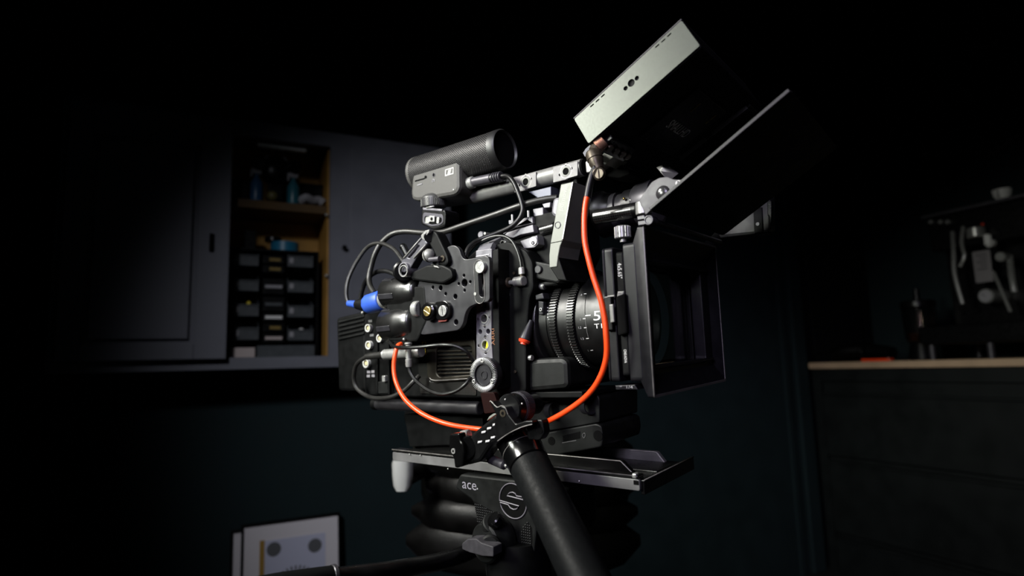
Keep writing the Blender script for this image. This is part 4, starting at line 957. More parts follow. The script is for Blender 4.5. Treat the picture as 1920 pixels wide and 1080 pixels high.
# knurled neck
c = P3(813.5, 389.5, my - .014)
ng = G(); nK = 44
pr = [(0, .0135), (.0005, .0155), (.011, .0155), (.014, .014), (.016, .011)]
ng.lathe(c, Z_, pr, 48)
for k in range(nK):
    aa = 2 * PI * k / nK; ng.box(c + Vector((math.cos(aa) * .0155, math.sin(aa) * .0155, .0058)), (.0012, .0009, .0095), .0002, Matrix.Rotation(aa, 3, 'Z'), 1)
part(mk, 'knurled_nut', ng, mat('neck_grey', (.045, .044, .043), .4, .2))
cs = thing('shoe_adapter', 'black cold shoe adapter with a silver lock under the microphone', 'adapter', P3(812, 428, my - .02))
sy = my - .026
part(cs, 'adapter_block', G().side(sy, Rd(S(sy, [(790.5, 391), (834, 394), (835.5, 401), (834, 424), (812, 431), (789, 420)]), .003), .026, .0015), BLACK)
part(cs, 'top_rail', G().side(sy - .001, S(sy - .001, [(792, 389), (829, 392), (828, 396), (793, 393.5)]), .026, .0005), RAIL)
part(cs, 'shoe_blade', G().tube([P3(799, 389.5, sy - .002), P3(814, 386.5, sy - .002)], .0008, 6, 0), STEEL)
fo = Rd(S(sy - .0006, [(793, 398), (830.5, 402), (831, 417), (824, 422.5), (808, 424.5), (792, 418)]), .004)
fi = Rd(S(sy - .0006, [(796, 405), (828, 408), (828.5, 416), (822, 420), (808, 421), (795, 416)]), .003)
part(cs, 'face_rim', G().side(sy - .0006, fo, .001, .0003, [fi]), mat('rim_grey', (.05, .047, .058), .4, .2))
part(cs, 'recess', G().side(sy - .0002, fi, .0006), VOID)
g = G().side(sy - .0014, Rd(S(sy - .0014, [(798, 407.5), (805, 405.5), (805, 404.5), (814.5, 404.8), (814, 415.8), (805, 415.6), (803.5, 419), (797, 418.5)]), .001), .0014, .0003)
part(cs, 'lock_plate', g, STEEL)
part(cs, 'lock_screw', disc(-.0022 + sy + .0004, 809, 410.3, 3.1, .0015, 16), VOID)
part(cs, 'lock_bar', G().side(sy - .0014, Rd(S(sy - .0014, [(818.8, 407), (823.4, 407.4), (822.4, 419.4), (818, 419)]), .0012), .0014, .0003), STEEL)

# ---- articulated clamp arm that carries the shoe
ay = -.108
ca = thing('articulated_support', 'small black articulated arm with a grey lever between hub and microphone', 'arm', P3(790, 500, ay))
lo = [(740, 507), (744, 497), (755, 487), (789, 443.5), (795, 446), (801, 456), (797, 462), (781, 483), (768, 505), (758, 511)]
li = [(771, 470), (781, 456), (786, 455), (787, 460), (776, 475), (767, 484), (760, 484.5)]
lv = part(ca, 'lever', G().side(ay, Rd(S(ay, lo), .0012), .012, .0010, [Rd(S(ay, [(764, 483), (775, 470), (783, 459), (787, 461), (777, 476), (769, 484)]), .0008)]), mat('lever_grey', (.07, .068, .08), .35, .3, .5, .15, 90))
for a, b in (((757, 484), (790, 446)), ((776, 484), (799, 458))):
    part(lv, 'lever_edge', G().tube([P3(*a, ay - .0006), P3(*b, ay - .0006)], .0010, 8, 0), HANDLE)
part(lv, 'lever_web', G().side(ay + .003, S(ay + .003, [(757, 490), (790, 448), (797, 460), (774, 488)]), .006), RAIL)
part(ca, 'pivot_eye', G().lathe(P3(756, 505, ay - .003), Y_, [(0, .0068), (0, .0080), (.003, .0086), (.014, .0086), (.014, .0068)], 28, caps=False), RAIL)
part(ca, 'pivot_ring', G().lathe(P3(756, 508, ay - .004), Y_, [(0, .0058), (0, .0068), (.002, .0068), (.002, .0058)], 28, caps=False), STEEL)
part(ca, 'pivot_boss', G().cyl(P3(757, 509, ay + .002), P3(757, 509, ay + .016), .0125, n=28, bev=.002), BLACK)
part(ca, 'upper_joint', G().cyl(P3(806, 443, ay + .002), P3(806, 443, ay + .024), .0068, n=24, bev=.001), BLACK)
part(ca, 'joint_clip', G().side(ay - .001, Rd(S(ay - .001, [(789, 441), (797, 432), (805, 430), (804, 436), (797, 444), (796, 451), (790, 447)]), .0008), .008, .0006), HANDLE)
part(ca, 'arm_body', G().side(ay + .004, Rd(S(ay + .004, [(799, 437), (809, 431), (818, 436), (838, 478), (841, 492), (834, 500), (824, 498), (812, 471), (798, 447)]), .003), .016, .002), DARK)
part(ca, 'clamp_block', G().side(ay + .003, Rd(S(ay + .003, [(768, 512), (800, 497), (828, 496), (846, 505), (849, 521), (830, 532), (790, 527), (770, 524)]), .004), .02, .002), DARK)
a, b = P3(797.5, 479, ay + .001), P3(813, 477, ay + .001)
part(ca, 'ball_knob', G().ball(P3(804, 479, ay + .003), .0075, 20), HANDLE)
part(ca, 'ball_ring', G().cyl(P3(803.2, 479.5, ay + .003), P3(804.2, 479.2, ay + .003), .0077, n=24), VOID)
part(ca, 'spindle', G().cyl(P3(806, 487, ay), P3(824, 485, ay), .0028, n=16), GREYMETAL)
part(ca, 'gold_screw', disc(ay + .0022, 828.5, 484.5, 6, .003, 20, .0006), NICKEL)
part(ca, 'gold_screw', disc(ay + .0018, 828.5, 484.5, 2.8, .002, 6), VOID, label='dark socket of the screw')
part(ca, 'thumb_ball', G().ball(P3(756, 463, ay + .02), .0045, 14).cyl(P3(757, 464, ay + .02), P3(764, 478, ay + .02), .004), BLACK)
part(ca, 'set_screw', G().ball(P3(752, 521.5, ay + .002), .0012), STEEL)
part(ca, 'bolt_head', G().side(ay + .001, S(ay + .001, [(812, 497.5), (820, 499), (823, 503), (814, 501)]), .004, .0005), HANDLE)

# ---- lens
lens = thing('cine_lens', 'black cinema lens with toothed rings and white 50 T1.5 markings', 'lens', (.054, 0, LZ))
A0 = Vector((0, 0, LZ))
part(lens, 'rear_barrel', G().lathe(A0, X_, [(.0535, .044), (.054, .0455), (.058, .0455), (.0585, .0475), (.0645, .0475), (.065, .0465), (.069, .0465), (.0695, .044)], 64), LENSM)
def gear(x0, x1, r, name):
    g = G().lathe(A0, X_, [(x0, r - .004), (x0 + .0004, r), (x1 - .0004, r), (x1, r - .004)], 110)
    n = 104
    for k in range(n):
        a = 2 * PI * k / n; w = PI / n * .52
        def u(aa, rr, x): return (x, -rr * math.cos(aa), LZ + rr * math.sin(aa))
        g.loft([[u(a - w * 1.5, r - .0002, x), u(a - w * .7, r + .0019, x), u(a + w * .7, r + .0019, x), u(a + w * 1.5, r - .0002, x)] for x in (x0 + .0003, x1 - .0003)])
    return part(lens, name, g, mat('gear_black', (.010, .010, .0098), .3, 0, .6, .15, 70), kind=None, ang=18)
g1 = gear(.0705, .0785, .0500, 'iris_gear')
g2 = gear(.0925, .1005, .0505, 'focus_gear')
part(lens, 'middle_barrel', G().lathe(A0, X_, [(.0695, .044), (.0785, .0475), (.0795, .0485), (.0915, .0485), (.0925, .047)], 72), LENSM)
RF = .0490
part(lens, 'front_barrel', G().lathe(A0, X_, [(.1004, .046), (.1012, .0482), (.102, RF), (.1500, RF), (.1515, .047), (.1515, .043), (.1440, .040)], 72, caps=False), LENSM)
part(lens, 'front_glass', G().lathe(A0, X_, [(.1400, .041), (.1440, .030), (.1462, .015), (.1468, 0)], 40, caps=False), mat('coated_glass', (.004, .003, .005), .06, 0, .7, coat=.5))
def cylhit(px, py, r):
    d = R_RIG @ _ray(px, py); o = C_RIG - A0
    a = d.y ** 2 + d.z ** 2; b = 2 * (o.y * d.y + o.z * d.z); c = o.y ** 2 + o.z ** 2 - r * r
    t = (-b - math.sqrt(max(0, b * b - 4 * a * c))) / (2 * a); p = o + d * t
    return p.x, math.atan2(p.z, -p.y)
def wrap(me_g, x0, ph0, r):
    "bend flat print (u along x, v up) round the barrel"
    for v in me_g.bm.verts:
        u, w, e = v.co.x, v.co.z, v.co.y; a = ph0 + w / r; rr = r - e
        v.co = Vector((x0 + u, -rr * math.cos(a), LZ + rr * math.sin(a)))
    return me_g
def ltext(body, px, py, px2, h, m, r=RF):
    x0, ph = cylhit(px, py, r + .0001); x1, _ = cylhit(px2, py, r + .0001)
    g = G().text(body, (0, -.00015, 0), X_, Z_, **({'width': max(.001, x1 - x0), 'height': h} if h > .004 else {'size': h / .72}))
    bmesh.ops.subdivide_edges(g.bm, edges=[e for e in g.bm.edges if e.calc_length() > .002], cuts=2)
    part(lens, 'marking', wrap(g, x0, ph, r), m)
def lbar(pa, pb, w, m, r=RF, name='marking'):
    x0, a0 = cylhit(*pa, r + .0001); x1, a1 = cylhit(*pb, r + .0001); n = 10; g = G(); L = []
    dx, da = x1 - x0, (a1 - a0) * r; l = math.hypot(dx, da); nx, na = -da / l * w / 2, dx / l * w / 2 / r
    for k in range(n + 1):
        t = k / n; x, a = x0 + dx * t, a0 + (a1 - a0) * t
        L.append([Vector((x + s * nx, -(r + .00025) * math.cos(a + s * na), LZ + (r + .00025) * math.sin(a + s * na))) for s in (-1, 1)])
    for P, Q in zip(L, L[1:]): g.quad([P[0], P[1], Q[1], Q[0]])
    part(lens, name, g, m)
ltext('50', 1113, 601, 1144, .0094, WHITE); ltext('T1.5', 1115, 616, 1144, .0046, WHITE)
for t_, a, b, y0 in (('.6', 1088, 1093, 554.5), ('1', 1088, 1090.5, 601), ('1.2', 1085, 1093, 616.5), ('1.5', 1090, 1098, 637), ('2', 1102.5, 1106, 659)):
    ltext(t_, a, y0, b, .0024, GREYPRINT if t_ != '2' else DIMPRINT)
for a, b in (((1095, 551.3), (1099.5, 550.8)), ((1093, 597.7), (1097.7, 597.3)), ((1095, 614.6), (1099.7, 614.2)), ((1099, 634.8), (1104, 634.2)), ((1107.5, 657), (1112, 656.3))):
    lbar(a, b, .0007, WHITE)
lbar((1097.5, 592), (1107.5, 590.8), .0009, WHITE)
lbar((1099.2, 553), (1097.2, 592), .0004, VOID); lbar((1097.2, 592), (1103, 632), .0004, DIMPRINT)
for px, py in ((1026, 577), (1026, 583), (1026, 589), (1026, 595), (1028, 599), (1031, 612)): lbar((px, py), (px + 2.2, py - .2), .0008, WHITE, .0466)
# lens support tab with its screw
TB = -.048
part(lens, 'lock_block', G().side(TB - .004, Rd(S(TB - .004, [(1003, 553), (1017, 549), (1020, 560), (1004, 563)]), .001), .012, .0012), PLATE)
part(lens, 'lock_tab', G().side(TB - .002, Rd(S(TB - .002, [(1009, 564), (1019, 566), (1018, 590), (1010, 590)]), .001), .006, .0008), PLATE)
hexbolt(lens, TB - .0045, 1013.2, 580.5, 3.6)
part(lens, 'mount_pin', G().cyl(P3(1003, 538.5, -.045), P3(1024, 536, -.045), .0036, n=20, bev=.0006), PLATE)
part(lens, 'pin_sleeve', G().cyl(P3(1015, 537.2, -.045), P3(1021, 536.5, -.045), .0039, n=20), STEEL)

# ---- matte box
MB = thing('matte_box', 'black matte box with a flared square hood in front of the lens', 'matte box', (.17, 0, -.078))
my0, my1 = -.085, .098
zt0 = P3(1150, 462.5, my0).z; zb0 = P3(1155, 716, my0).z
def rect(y0, y1, z0, z1, r, k=4): return Rd([(y0, z0), (y1, z0), (y1, z1), (y0, z1)], r, k)
def xslab(x0, x1, y0, y1, z0, z1, r, hole_=None, bev=.0012):
    return G().slab((x1, 0, 0), Y_, Z_, rect(y0, y1, z0, z1, r), x1 - x0, bev, [rect(*hole_)] if hole_ else ())
xa, xb_, xc, xd, xe, xf = (P3(px, 580, my0).x for px in (1134, 1138, 1154.5, 1159, 1172.5, 1190))
win = (-.058, .071, -.052, .047, .006)
part(MB, 'clamp_plate', xslab(xa, xb_ - .0006, my0 + .0005, my1, zb0, zt0, .004, win), HOODM)
part(MB, 'rear_frame', xslab(xb_, xc, my0, my1, zb0, zt0, .004, win), HOODM)
part(MB, 'gap_frame', xslab(xc, xd, my0 + .005, my1 - .005, zb0 + .004, zt0 - .004, .004, win), VOID)
zt1 = P3(1162, 465, my0).z; zb1 = P3(1176, 714, my0).z
part(MB, 'filter_tray', xslab(xd, xe, my0 + .0012, my1 - .002, zb1 + .004, zt1 - .003, .003, win), DARK)
xf2 = P3(1187, 456, my0).x; zt2 = P3(1180, 455, my0).z
part(MB, 'stage_frame', xslab(xe + .0008, xf2 + .002, my0 - .0008, my1 + .001, zb0, zt2, .004, win), HOODM)
part(MB, 'rear_baffle', G().slab((xb_ + .002, 0, 0), Y_, Z_, rect(my0 + .004, my1 - .004, zb0 + .004, zt0 - .004, .004), .0015, 0, [circ((0, LZ), .0496, 40)]), VOID)
# printing on the side
c = P3(1157.5, 493.5, my0 + .0011)
part(MB, 'size_print', G().text('4x5.65"', c, -Z_, X_, width=(c - P3(1162, 522.5, my0)).z * .98, height=.0042), WHITE)
c = P3(1169.5, 655.5, my0 + .0011)
part(MB, 'model_print', G().text('CINE-NOVA', c, -Z_, X_, width=(c - P3(1172, 681, my0)).z * .98, height=.0026), WHITE)
o = [(1153.5, 723), (1190, 721.5), (1196, 730.5), (1154.5, 731)]
lp = part(MB, 'index_plate', G().side(my0 + .001, S(my0 + .001, o), .03, .0006), HOODM)
part(lp, 'index_print', G().text('*  1/4', P3(1162, 728.2, my0 + .0009), X_, Z_, width=.0130, height=.0026), GREYPRINT)
# latch
zl = [P3(1140, py, my0 - .004).z for py in (555.5, 620)]
la = part(MB, 'side_latch', G().span((xb_ + .0002, my0 - .0055, zl[1]), (xc - .0012, my0, zl[0]), .001), BLACK)
o = [(1141.5, 571), (1149.5, 570), (1151.8, 604), (1144, 606)]
part(la, 'latch_key', G().side(my0 - .0078, Rd(S(my0 - .0078, o), .0006), .003, .0009), HANDLE)
part(la, 'latch_tip', G().side(my0 - .0062, S(my0 - .0062, [(1138.8, 554.5), (1151.8, 553), (1151.8, 556), (1139, 557.5)]), .002, .0004), HANDLE)
part(MB, 'tray_grip', G().side(my0 - .005, Rd(S(my0 - .005, [(1154, 556), (1171, 550), (1176, 625), (1158, 630)]), .002), .008, .0015), VOID)
part(MB, 'tray_catch', G().side(my0 - .003, S(my0 - .003, [(1157.5, 546.5), (1170, 545.5), (1168.5, 557), (1156, 557.5)]), .004, .001), HANDLE)
# edge lights of the frames are real chamfers
# hood
x0, x1 = xf2 - .0008, .2000
hz0, hz1 = -.0755, .0752; hy0, hy1 = -.0862, .1005
def hl(x, y0, y1, z0, z1, r): return [(x, y, z) for y, z in rect(y0, y1, z0, z1, r, 3)]
rz0 = P3(1181, 716, my0).z; rz1 = zt2 - .001
ty = .0022
xm = x0 + (x1 - x0) * .52
g = G().loft([hl(x0, my0, my1, rz0, rz1, .002), hl(xm, hy0, hy1, hz0, hz1, .0025), hl(x1, hy0, hy1, hz0, hz1, .0025), hl(x1, hy0 + ty, hy1 - ty, hz0 + ty, hz1 - ty, .0015), hl(x0 + .001, my0 + ty + .006, my1 - ty - .006, rz0 + ty + .006, rz1 - ty - .006, .0015)], caps=False)
hood = part(MB, 'hood', g, HOODM, ang=25)
for z_ in (rz0 + .012, rz1 - .014):
    part(hood, 'inner_ledge', G().box((x0 + .004, (hy0 + hy1) / 2, z_), (.004, hy1 - hy0 - .03, .003), .0006), HOODM)
part(hood, 'hood_lip', G().loft([hl(x1 - .0006, hy0 - .0003, hy1 + .0003, hz0 - .0003, hz1 + .0003, .0026), hl(x1 + .0004, hy0, hy1, hz0, hz1, .0025), hl(x1 + .0004, hy0 + ty, hy1 - ty, hz0 + ty, hz1 - ty, .0015), hl(x1 - .0006, hy0 + ty + .0003, hy1 - ty - .0003, hz0 + ty + .0003, hz1 - ty - .0003, .0015)], caps=False), mat('lip_highlight', (.10, .095, .09), .4, .1, .5, .3, 80))  # paler than the hood: light along the rim is put into the colour
part(MB, 'filter_glass', G().slab((xd + .003, 0, 0), Y_, Z_, rect(-.06, .073, -.054, .049, .004), .002), mat('filter_glass', (.9, .9, .9), .02, 0, .5, trans=1.0))
kn = G(); c = P3(1168, 447, -.07); top = P3(1168, 424, -.07).z
kn.lathe(c, Z_, [(0, .0064), (.0006, .0070), (top - c.z - .001, .0070), (top - c.z, .0062)], 36)
for k in range(18):
    a = 2 * PI * k / 18; kn.box(c + Vector((math.cos(a) * .0070, math.sin(a) * .0070, (top - c.z) / 2)), (.0014, .0012, (top - c.z) * .92), .0003, Matrix.Rotation(a, 3, 'Z'), 1)
part(MB, 'lock_knob', kn, STEEL)
part(MB, 'knob_stem', G().cyl(c - Z_ * .0035, c, .0030, n=14), STEEL)
# carbon rod, clamp and hinge disc
fy = -.088
CR = -.070
part(MB, 'carbon_rod', G().cyl(P3(1118, 407, CR), P3(1190, 394.5, CR), .0072, n=40), CARBON)
part(MB, 'rod_end', G().cyl(P3(1187, 395.2, CR), P3(1197, 393.4, CR), .0074, n=32, bev=.0008), BLACK)
a, b = P3(1207.5, 402.5, fy + .012), P3(1206.5, 379, fy + .012)
part(MB, 'clamp_post', G().cyl(a, b, .0073, n=36, bev=.0006), STEEL)
part(MB, 'post_screw', G().ball(P3(1212, 375.5, fy + .014), .0022, 14), STEEL)
o = [(1195, 407), (1206, 404), (1211, 404)]
cc = P3(1215.5, 412.5, fy); s = sc(fy, 1216, 412)
ring = [(cc.x + 9.6 * s * math.cos(t), cc.z + 9.6 * s * math.sin(t)) for t in [math.radians(130 - k * 260 / 18) for k in range(19)]]
jaw = S(fy, [(1207, 421.5), (1196.5, 423), (1195.5, 414.8), (1207.5, 413)]) + S(fy, [(1207, 411), (1194.8, 413), (1194.2, 405.6), (1207, 403)])
part(MB, 'ring_clamp', G().side(fy, ring + jaw, .012, .0006, [circ((cc.x, cc.z), 5.8 * s, 20)]), GREYMETAL)
part(MB, 'cross_rod', G().cyl(cc + Vector((0, .0006, 0)), cc + Vector((0, .185, 0)), 5.9 * s, n=24), GREYMETAL)

# ---- top flag
fl = thing('top_flag', 'large black sunshade flag hinged open above the matte box hood', 'flag', (.21, 0, .087))
n1, n2 = P3(1216, 392, -.094), P3(1481, 165.5, -.094)
U = (n2 - n1); U.y = 0; L = U.length; U.normalize(); V = Y_.copy(); N = U.cross(V)          # N points down and forward
wf = .19
part(fl, 'panel', G().slab(n1, U, V, Rd([(0, 0), (L, 0), (L, wf), (0, wf)], .006), .0022, .0004), FLAGM)
part(fl, 'near_edge', G().box(n1 + U * L / 2 - N * .001 + Vector((0, -.0006, 0)), (L * .985, .0016, .0030), .0005, Matrix((U, V, N)).transposed()), FLAGEDGE)
hy = -.090
hd_ = [(1197, 377), (1214, 352), (1222, 341), (1236, 333), (1252, 331), (1262, 336), (1279, 337), (1281, 341), (1226, 389), (1217, 397), (1210, 404), (1206, 392)]
part(fl, 'hinge_disc', G().side(hy, Rd(S(hy, hd_), .002), .003, .0006), mat('hinge_grey', (.062, .059, .065), .45, .2, .5, .1, 120))
c = P3(1243, 362, hy); s = sc(hy, 1243, 362)
part(fl, 'hinge_dome', G().ball(c + Vector((0, .0005, 0)), 14.5 * s, 24, (1, .45, 1)), mat('dome_grey', (.035, .034, .036), .2, .2, .6))
part(fl, 'hinge_rivet', G().side(hy - .0006, hole(hy, 1271.5, 343.5, 5.0), .002, .0004, [hole(hy, 1272.5, 341.5, 2.4)]), WHITE)
part(fl, 'hinge_screw', disc(hy - .0003, 1222, 387, 3.2, .002, 16), GREYMETAL)

# ---- monitor
MYY = -.090
mo = thing('field_monitor', 'slim grey sided field monitor tilted up above the lens', 'monitor', P3(1110, 266, MYY))
A, B, Cc, D = (P3(*p, MYY) for p in ((1073.5, 221), (1276.5, 33.5), (1309, 82.5), (1110.5, 265.5)))
u = (B - A); u.y = 0; HM = u.length; u.normalize(); v = Vector((u.z, 0, -u.x))                # v: from the screen side towards the back
TH = (D - A).dot(v); Wm = .182
def mq(a, b): return (lambda p: (p.x, p.z))(A + u * a + v * b)
o = Rd([mq(0, 0), mq(HM, 0), mq(HM, TH), mq(0, TH)], .003)
part(mo, 'shell', G().side(MYY + .002, o, Wm - .004, .001), DARK)
def mh(px, py, r): return hole(MYY, px, py, r, 16)
hs = [mh(1183.5, 155.5, 6.8), mh(1194, 146.5, 4.0), mh(1173, 165.5, 4.0)]
for a, b in (((1107.5, 200), (1112.5, 195.6)), ((1117.8, 190.8), (1122.8, 186.4)), ((1128, 181.5), (1133, 177)), ((1229.5, 88.5), (1235, 83.6)), ((1241, 78.6), (1246.5, 73.6)), ((1252.3, 68), (1257.6, 62.8))): hs.append(stadpx(MYY, a, b, 1.0))
part(mo, 'side_cover', G().side(MYY, Rd([mq(.0006, .0021), mq(HM - .0006, .0021), mq(HM - .0006, TH - .001), mq(.0006, TH - .001)], .002), .003, .0002, hs), MONSIDE)
part(mo, 'front_bezel', G().side(MYY + .0004, Rd([mq(0, 0), mq(HM, 0), mq(HM, .0019), mq(0, .0019)], .001), Wm - .001, .0008), mat('bezel_grey', (.05, .047, .053), .45, .2))
scr = G().slab(A - v * .0003 + Vector((0, .006, 0)), u, -Y_, [(.006, 0), (HM - .006, 0), (HM - .006, -(Wm - .012)), (.006, -(Wm - .012))], .0006); part(mo, 'screen', scr, mat('off_screen', (.003, .003, .004), .12, 0, .5))
# back: n = v is the outward normal, text runs along +Y, up is u
Bk = A + v * (TH + .0002)
def bk(a, y): return A + u * a + v * TH + Vector((0, y, 0))
def bbox(a0, a1, y0, y1, d, m, name, bev=.001): 
    c = bk((a0 + a1) / 2, (y0 + y1) / 2) + v * d / 2
    return part(mo, name, G().box(c, (a1 - a0, y1 - y0, d), bev, Matrix((u, -Y_, v)).transposed() if u.cross(-Y_).dot(v) > 0 else Matrix((u, Y_, v)).transposed()), m)
bbox(.030, HM - .006, .150, .176, .004, BLACK, 'vent_block')
for k in range(6): bbox(.034, HM - .010, .152 + k * .004, .1532 + k * .004, .0052, DARK, 'vent_fin', .0002)
bbox(.032, .066, .1495, .1505, .0046, mat('fin_edge', (.05, .05, .05), .4), 'vent_edge', .0002); bbox(.074, HM - .010, .1495, .1505, .0046, MATS['fin_edge'], 'vent_edge', .0002)
bbox(.002, .020, .010, .060, .006, BLACK, 'port_block')
for yy in (.018, .031, .044, .055): part(mo, 'port', G().cyl(bk(.010, yy) + v * .006, bk(.010, yy) + v * .009, .0042, n=18, bev=.0005), NICKEL)
bbox(.030, .100, .050, .130, .0025, BLACK, 'battery_plate')
tc = bk(.054, .066) + v * .0027
part(mo, 'brand_print', G().text('SMALLHD', tc, Y_, u, width=.046, height=.0105), mat('back_print', (.75, .75, .75), .5))
for yy, a0 in ((.075, .079), (.118, .079)):
    bbox(a0, a0 + .012, yy, yy + .0009, .0032, BRASS, 'contact_strip', .0001); bbox(a0 + .002, a0 + .004, yy - .008, yy - .006, .003, GREYMETAL, 'screw_dot', .0001)
for a0, yy in ((.034, .060), (.040, .072), (.037, .080)): part(mo, 'screw_dot', G().ball(bk(a0, yy) + v * .0026, .0009, 8), GREYMETAL)
# tilt mount between handle and monitor
tm = thing('tilt_mount', 'small grey tilting mount joining monitor and top handle', 'mount', P3(1145, 300, -.03))
part(tm, 'swivel_block', G().side(-.034, Rd(S(-.034, [(1127, 291), (1142, 279), (1152, 293), (1134, 309), (1128, 303)]), .0015), .03, .001), PALE)
part(tm, 'upper_block', G().side(-.030, Rd(S(-.030, [(1143, 273), (1158, 262), (1176, 268), (1176, 276), (1152, 288)]), .0015), .03, .001), RAIL)
part(tm, 'stem', G().cyl(P3(1150, 275, -.012), bk(.012, .075) + v * -.002, .007, n=20), BLACK)
part(tm, 'lower_base', G().side(-.010, Rd(S(-.010, [(1130, 318), (1150, 302), (1172, 312), (1182, 326), (1160, 334), (1134, 330)]), .003), .03, .002), VOID)
part(tm, 'tilt_knob', G().loft([[P3(*p, y) for p in ((1093, 287), (1098, 279), (1106, 272), (1111, 275), (1110, 283), (1097, 294))] for y in (-.060, -.045)]), mat('knob_blue_grey', (.04, .042, .06), .5, .1, .5, .3, 300))
part(tm, 'knob_stem', G().cyl(P3(1105, 286, -.048), P3(1132, 300, -.026), .004, n=14), BLACK)
part(fl, 'pointer_plate', G().loft([[P3(1239, 321, -.070), P3(1272, 325, -.055), P3(1253.5, 340.5, -.068)], [P3(1231, 314, -.055), P3(1247, 306, -.045), P3(1272, 322, -.045)]]), HANDLE, ang=10)

# ---- second screen seen beyond the flag, and the eyepiece behind the rod
fm = thing('second_monitor', 'dark cornered screen housing sticking out beyond the black flag', 'monitor', P3(1400, 436, .13))
o = [(1352, 372), (1444, 352), (1445.5, 428), (1438, 437), (1352, 445)]
part(fm, 'housing', G().side(.125, Rd(S(.125, o), .004), .02, .0025), mat('housing_grey', (.014, .013, .0133), .5, .1, .5, .1, 90))
part(fm, 'side_band', G().side(.1235, Rd(S(.1235, [(1412, 392), (1429, 388), (1431, 436), (1414, 438)]), .001), .004, .001), DARK)
part(fm, 'bottom_edge', G().side(.1245, Rd(S(.1245, [(1346, 440), (1440, 431), (1441, 436), (1346, 447)]), .001), .02, .001), DARK)
part(fm, 'port_rail', G().side(.124, Rd(S(.124, [(1438, 378), (1446.5, 376), (1447, 417), (1444, 418), (1443, 406), (1439, 404)]), .0006), .01, .0008), BLACK)
screw(fm, 'slotted_screw', .1225, 1420.5, 420, 3.4, 60, RAIL, .002, .2)
part(fm, 'arm', G().tube([P3(1350, 440, .135), P3(1310, 470, .10), P3(1230, 470, .09), P3(1180, 440, .06)], .006, 12), DARK)
ve = thing('camera_viewfinder', 'rounded dark viewfinder barrel behind the carbon rod', 'viewfinder', P3(1165, 390, .03))
a, b = P3(1128, 403, .03), P3(1222, 381, .03); d = (b - a).normalized(); L = (b - a).length
part(ve, 'eye_cup', G().lathe(a, d, [(-.004, .018), (0, .027), (L * .10, .0262), (L * .16, .0235), (L * .30, .021)], 40), RUBBER)
part(ve, 'barrel', G().lathe(a, d, [(L * .28, .0205), (L * .40, .0205), (L * .42, .018), (L * .55, .018)], 40), GREYMETAL)
part(ve, 'focus_ring', G().lathe(a, d, [(L * .55, .0185), (L * .56, .0205), (L * .74, .0205), (L * .76, .019)], 40), PLATE)
part(ve, 'body', G().lathe(a, d, [(L * .74, .0215), (L * .80, .024), (L * 1.1, .025), (L * 1.12, .02)], 40), GREYMETAL)
for px, py, mm in ((1182.5, 375.5, STEEL), (1181, 385, STEEL), (1170, 372.5, BRASS)): part(ve, 'screw_dot', G().ball(P3(px, py, .008), .0016, 10), mm)

# ---- rods and base plates
ro_ = thing('support_rods', 'pair of black support rods under the camera body', 'rods', P3(800, 762, -.02))
for yy in (-.044, .030):
    a = P3(705, 757, -.044); a = Vector((a.x, yy, a.z)); b = Vector((-.034 if yy < 0 else .05, yy, a.z))
    rr = part(ro_, 'rod', G().cyl(a, b, .0078, n=28, bev=.001), mat('rod_black', (.026, .025, .027), .36, .2, .5, .1, 60))
    part(rr, 'end_cap', G().cyl(a - X_ * .004, a + X_ * .006, .0082, n=28, bev=.0015), DARK)
zr = a.z
bpz = thing('camera_base_plate', 'black camera base plate with rod holes above the sliding dovetail', 'plate', (.0, 0, -.152))
o = [(902, 772), (1000, 762), (1012, 748), (1118, 736), (1124, 748), (1124, 792), (1060, 803), (1000, 812), (905, 815)]
part(bpz, 'rod_bridge', G().side(-0.0120, Rd(S(-0.0120, o), .002), .09, .001), HEAD)
for px, py in ((1037.5, 768), (1103, 758)):
    c = P3(px, py, -0.0125); part(bpz, 'rod_clamp', G().lathe(P3(px - 5, py + 1, -0.0140), Vector((1, -.35, 0)), [(0, .0098), (.009, .0098), (.009, .0086), (.001, .0084)], 28, caps=False), PLATE)
part(bpz, 'latch_bar', G().side(-0.0140, S(-0.0140, [(1040, 743.5), (1076, 739), (1076, 741.5), (1042, 746.5)]), .004, .0005), EDGEW)
part(bpz, 'latch_arm', G().side(-0.0140, S(-0.0140, [(1003, 741), (1014, 741), (1019, 746), (1014, 749), (1027, 752), (1040, 750), (1024, 755), (1012, 750), (1003, 745)]), .004, .0005), PLATE)
o = [(930, 838), (1020, 812), (1062, 804), (1118, 794), (1128, 799), (1131, 820), (1128, 838), (1108, 842), (1045, 853), (930, 862)]
sh = part(bpz, 'slide_shoe', G().side(-0.0140, Rd(S(-0.0140, o), .003), .09, .0015), HEAD)
part(sh, 'hole', disc(-0.0144, 1121, 817, 10, .002, 24), VOID); part(sh, 'hole', disc(-0.0144, 1034, 827, 8, .002, 24), VOID)
part(sh, 'print_panel', G().side(-0.0143, S(-0.0143, [(1055, 817), (1088, 809), (1088, 822), (1056, 829)]), .001), VOID)
part(sh, 'print', G().side(-0.0146, S(-0.0146, [(1054, 829.5), (1080, 825), (1080, 826.5), (1054, 831)]), .0006), DIMPRINT)
part(sh, 'print', G().tube([P3(1092.5, 814, -0.0145), P3(1096, 812, -0.0145), P3(1097.5, 816.5, -0.0145), P3(1095, 821, -0.0145), P3(1092.5, 818, -0.0145)], .0003, 6, 3, True), DIMPRINT, label='dim ring mark')
screw(bpz, 'slotted_screw', -0.0145, 911, 777.5, 5.6, 90, RAIL, .003, .2)
part(bpz, 'ring', G().side(-0.0150, hole(-0.0150, 911, 777.5, 7.2), .003, .0004, [hole(-0.0150, 911, 777.5, 6.0)]), STEEL)

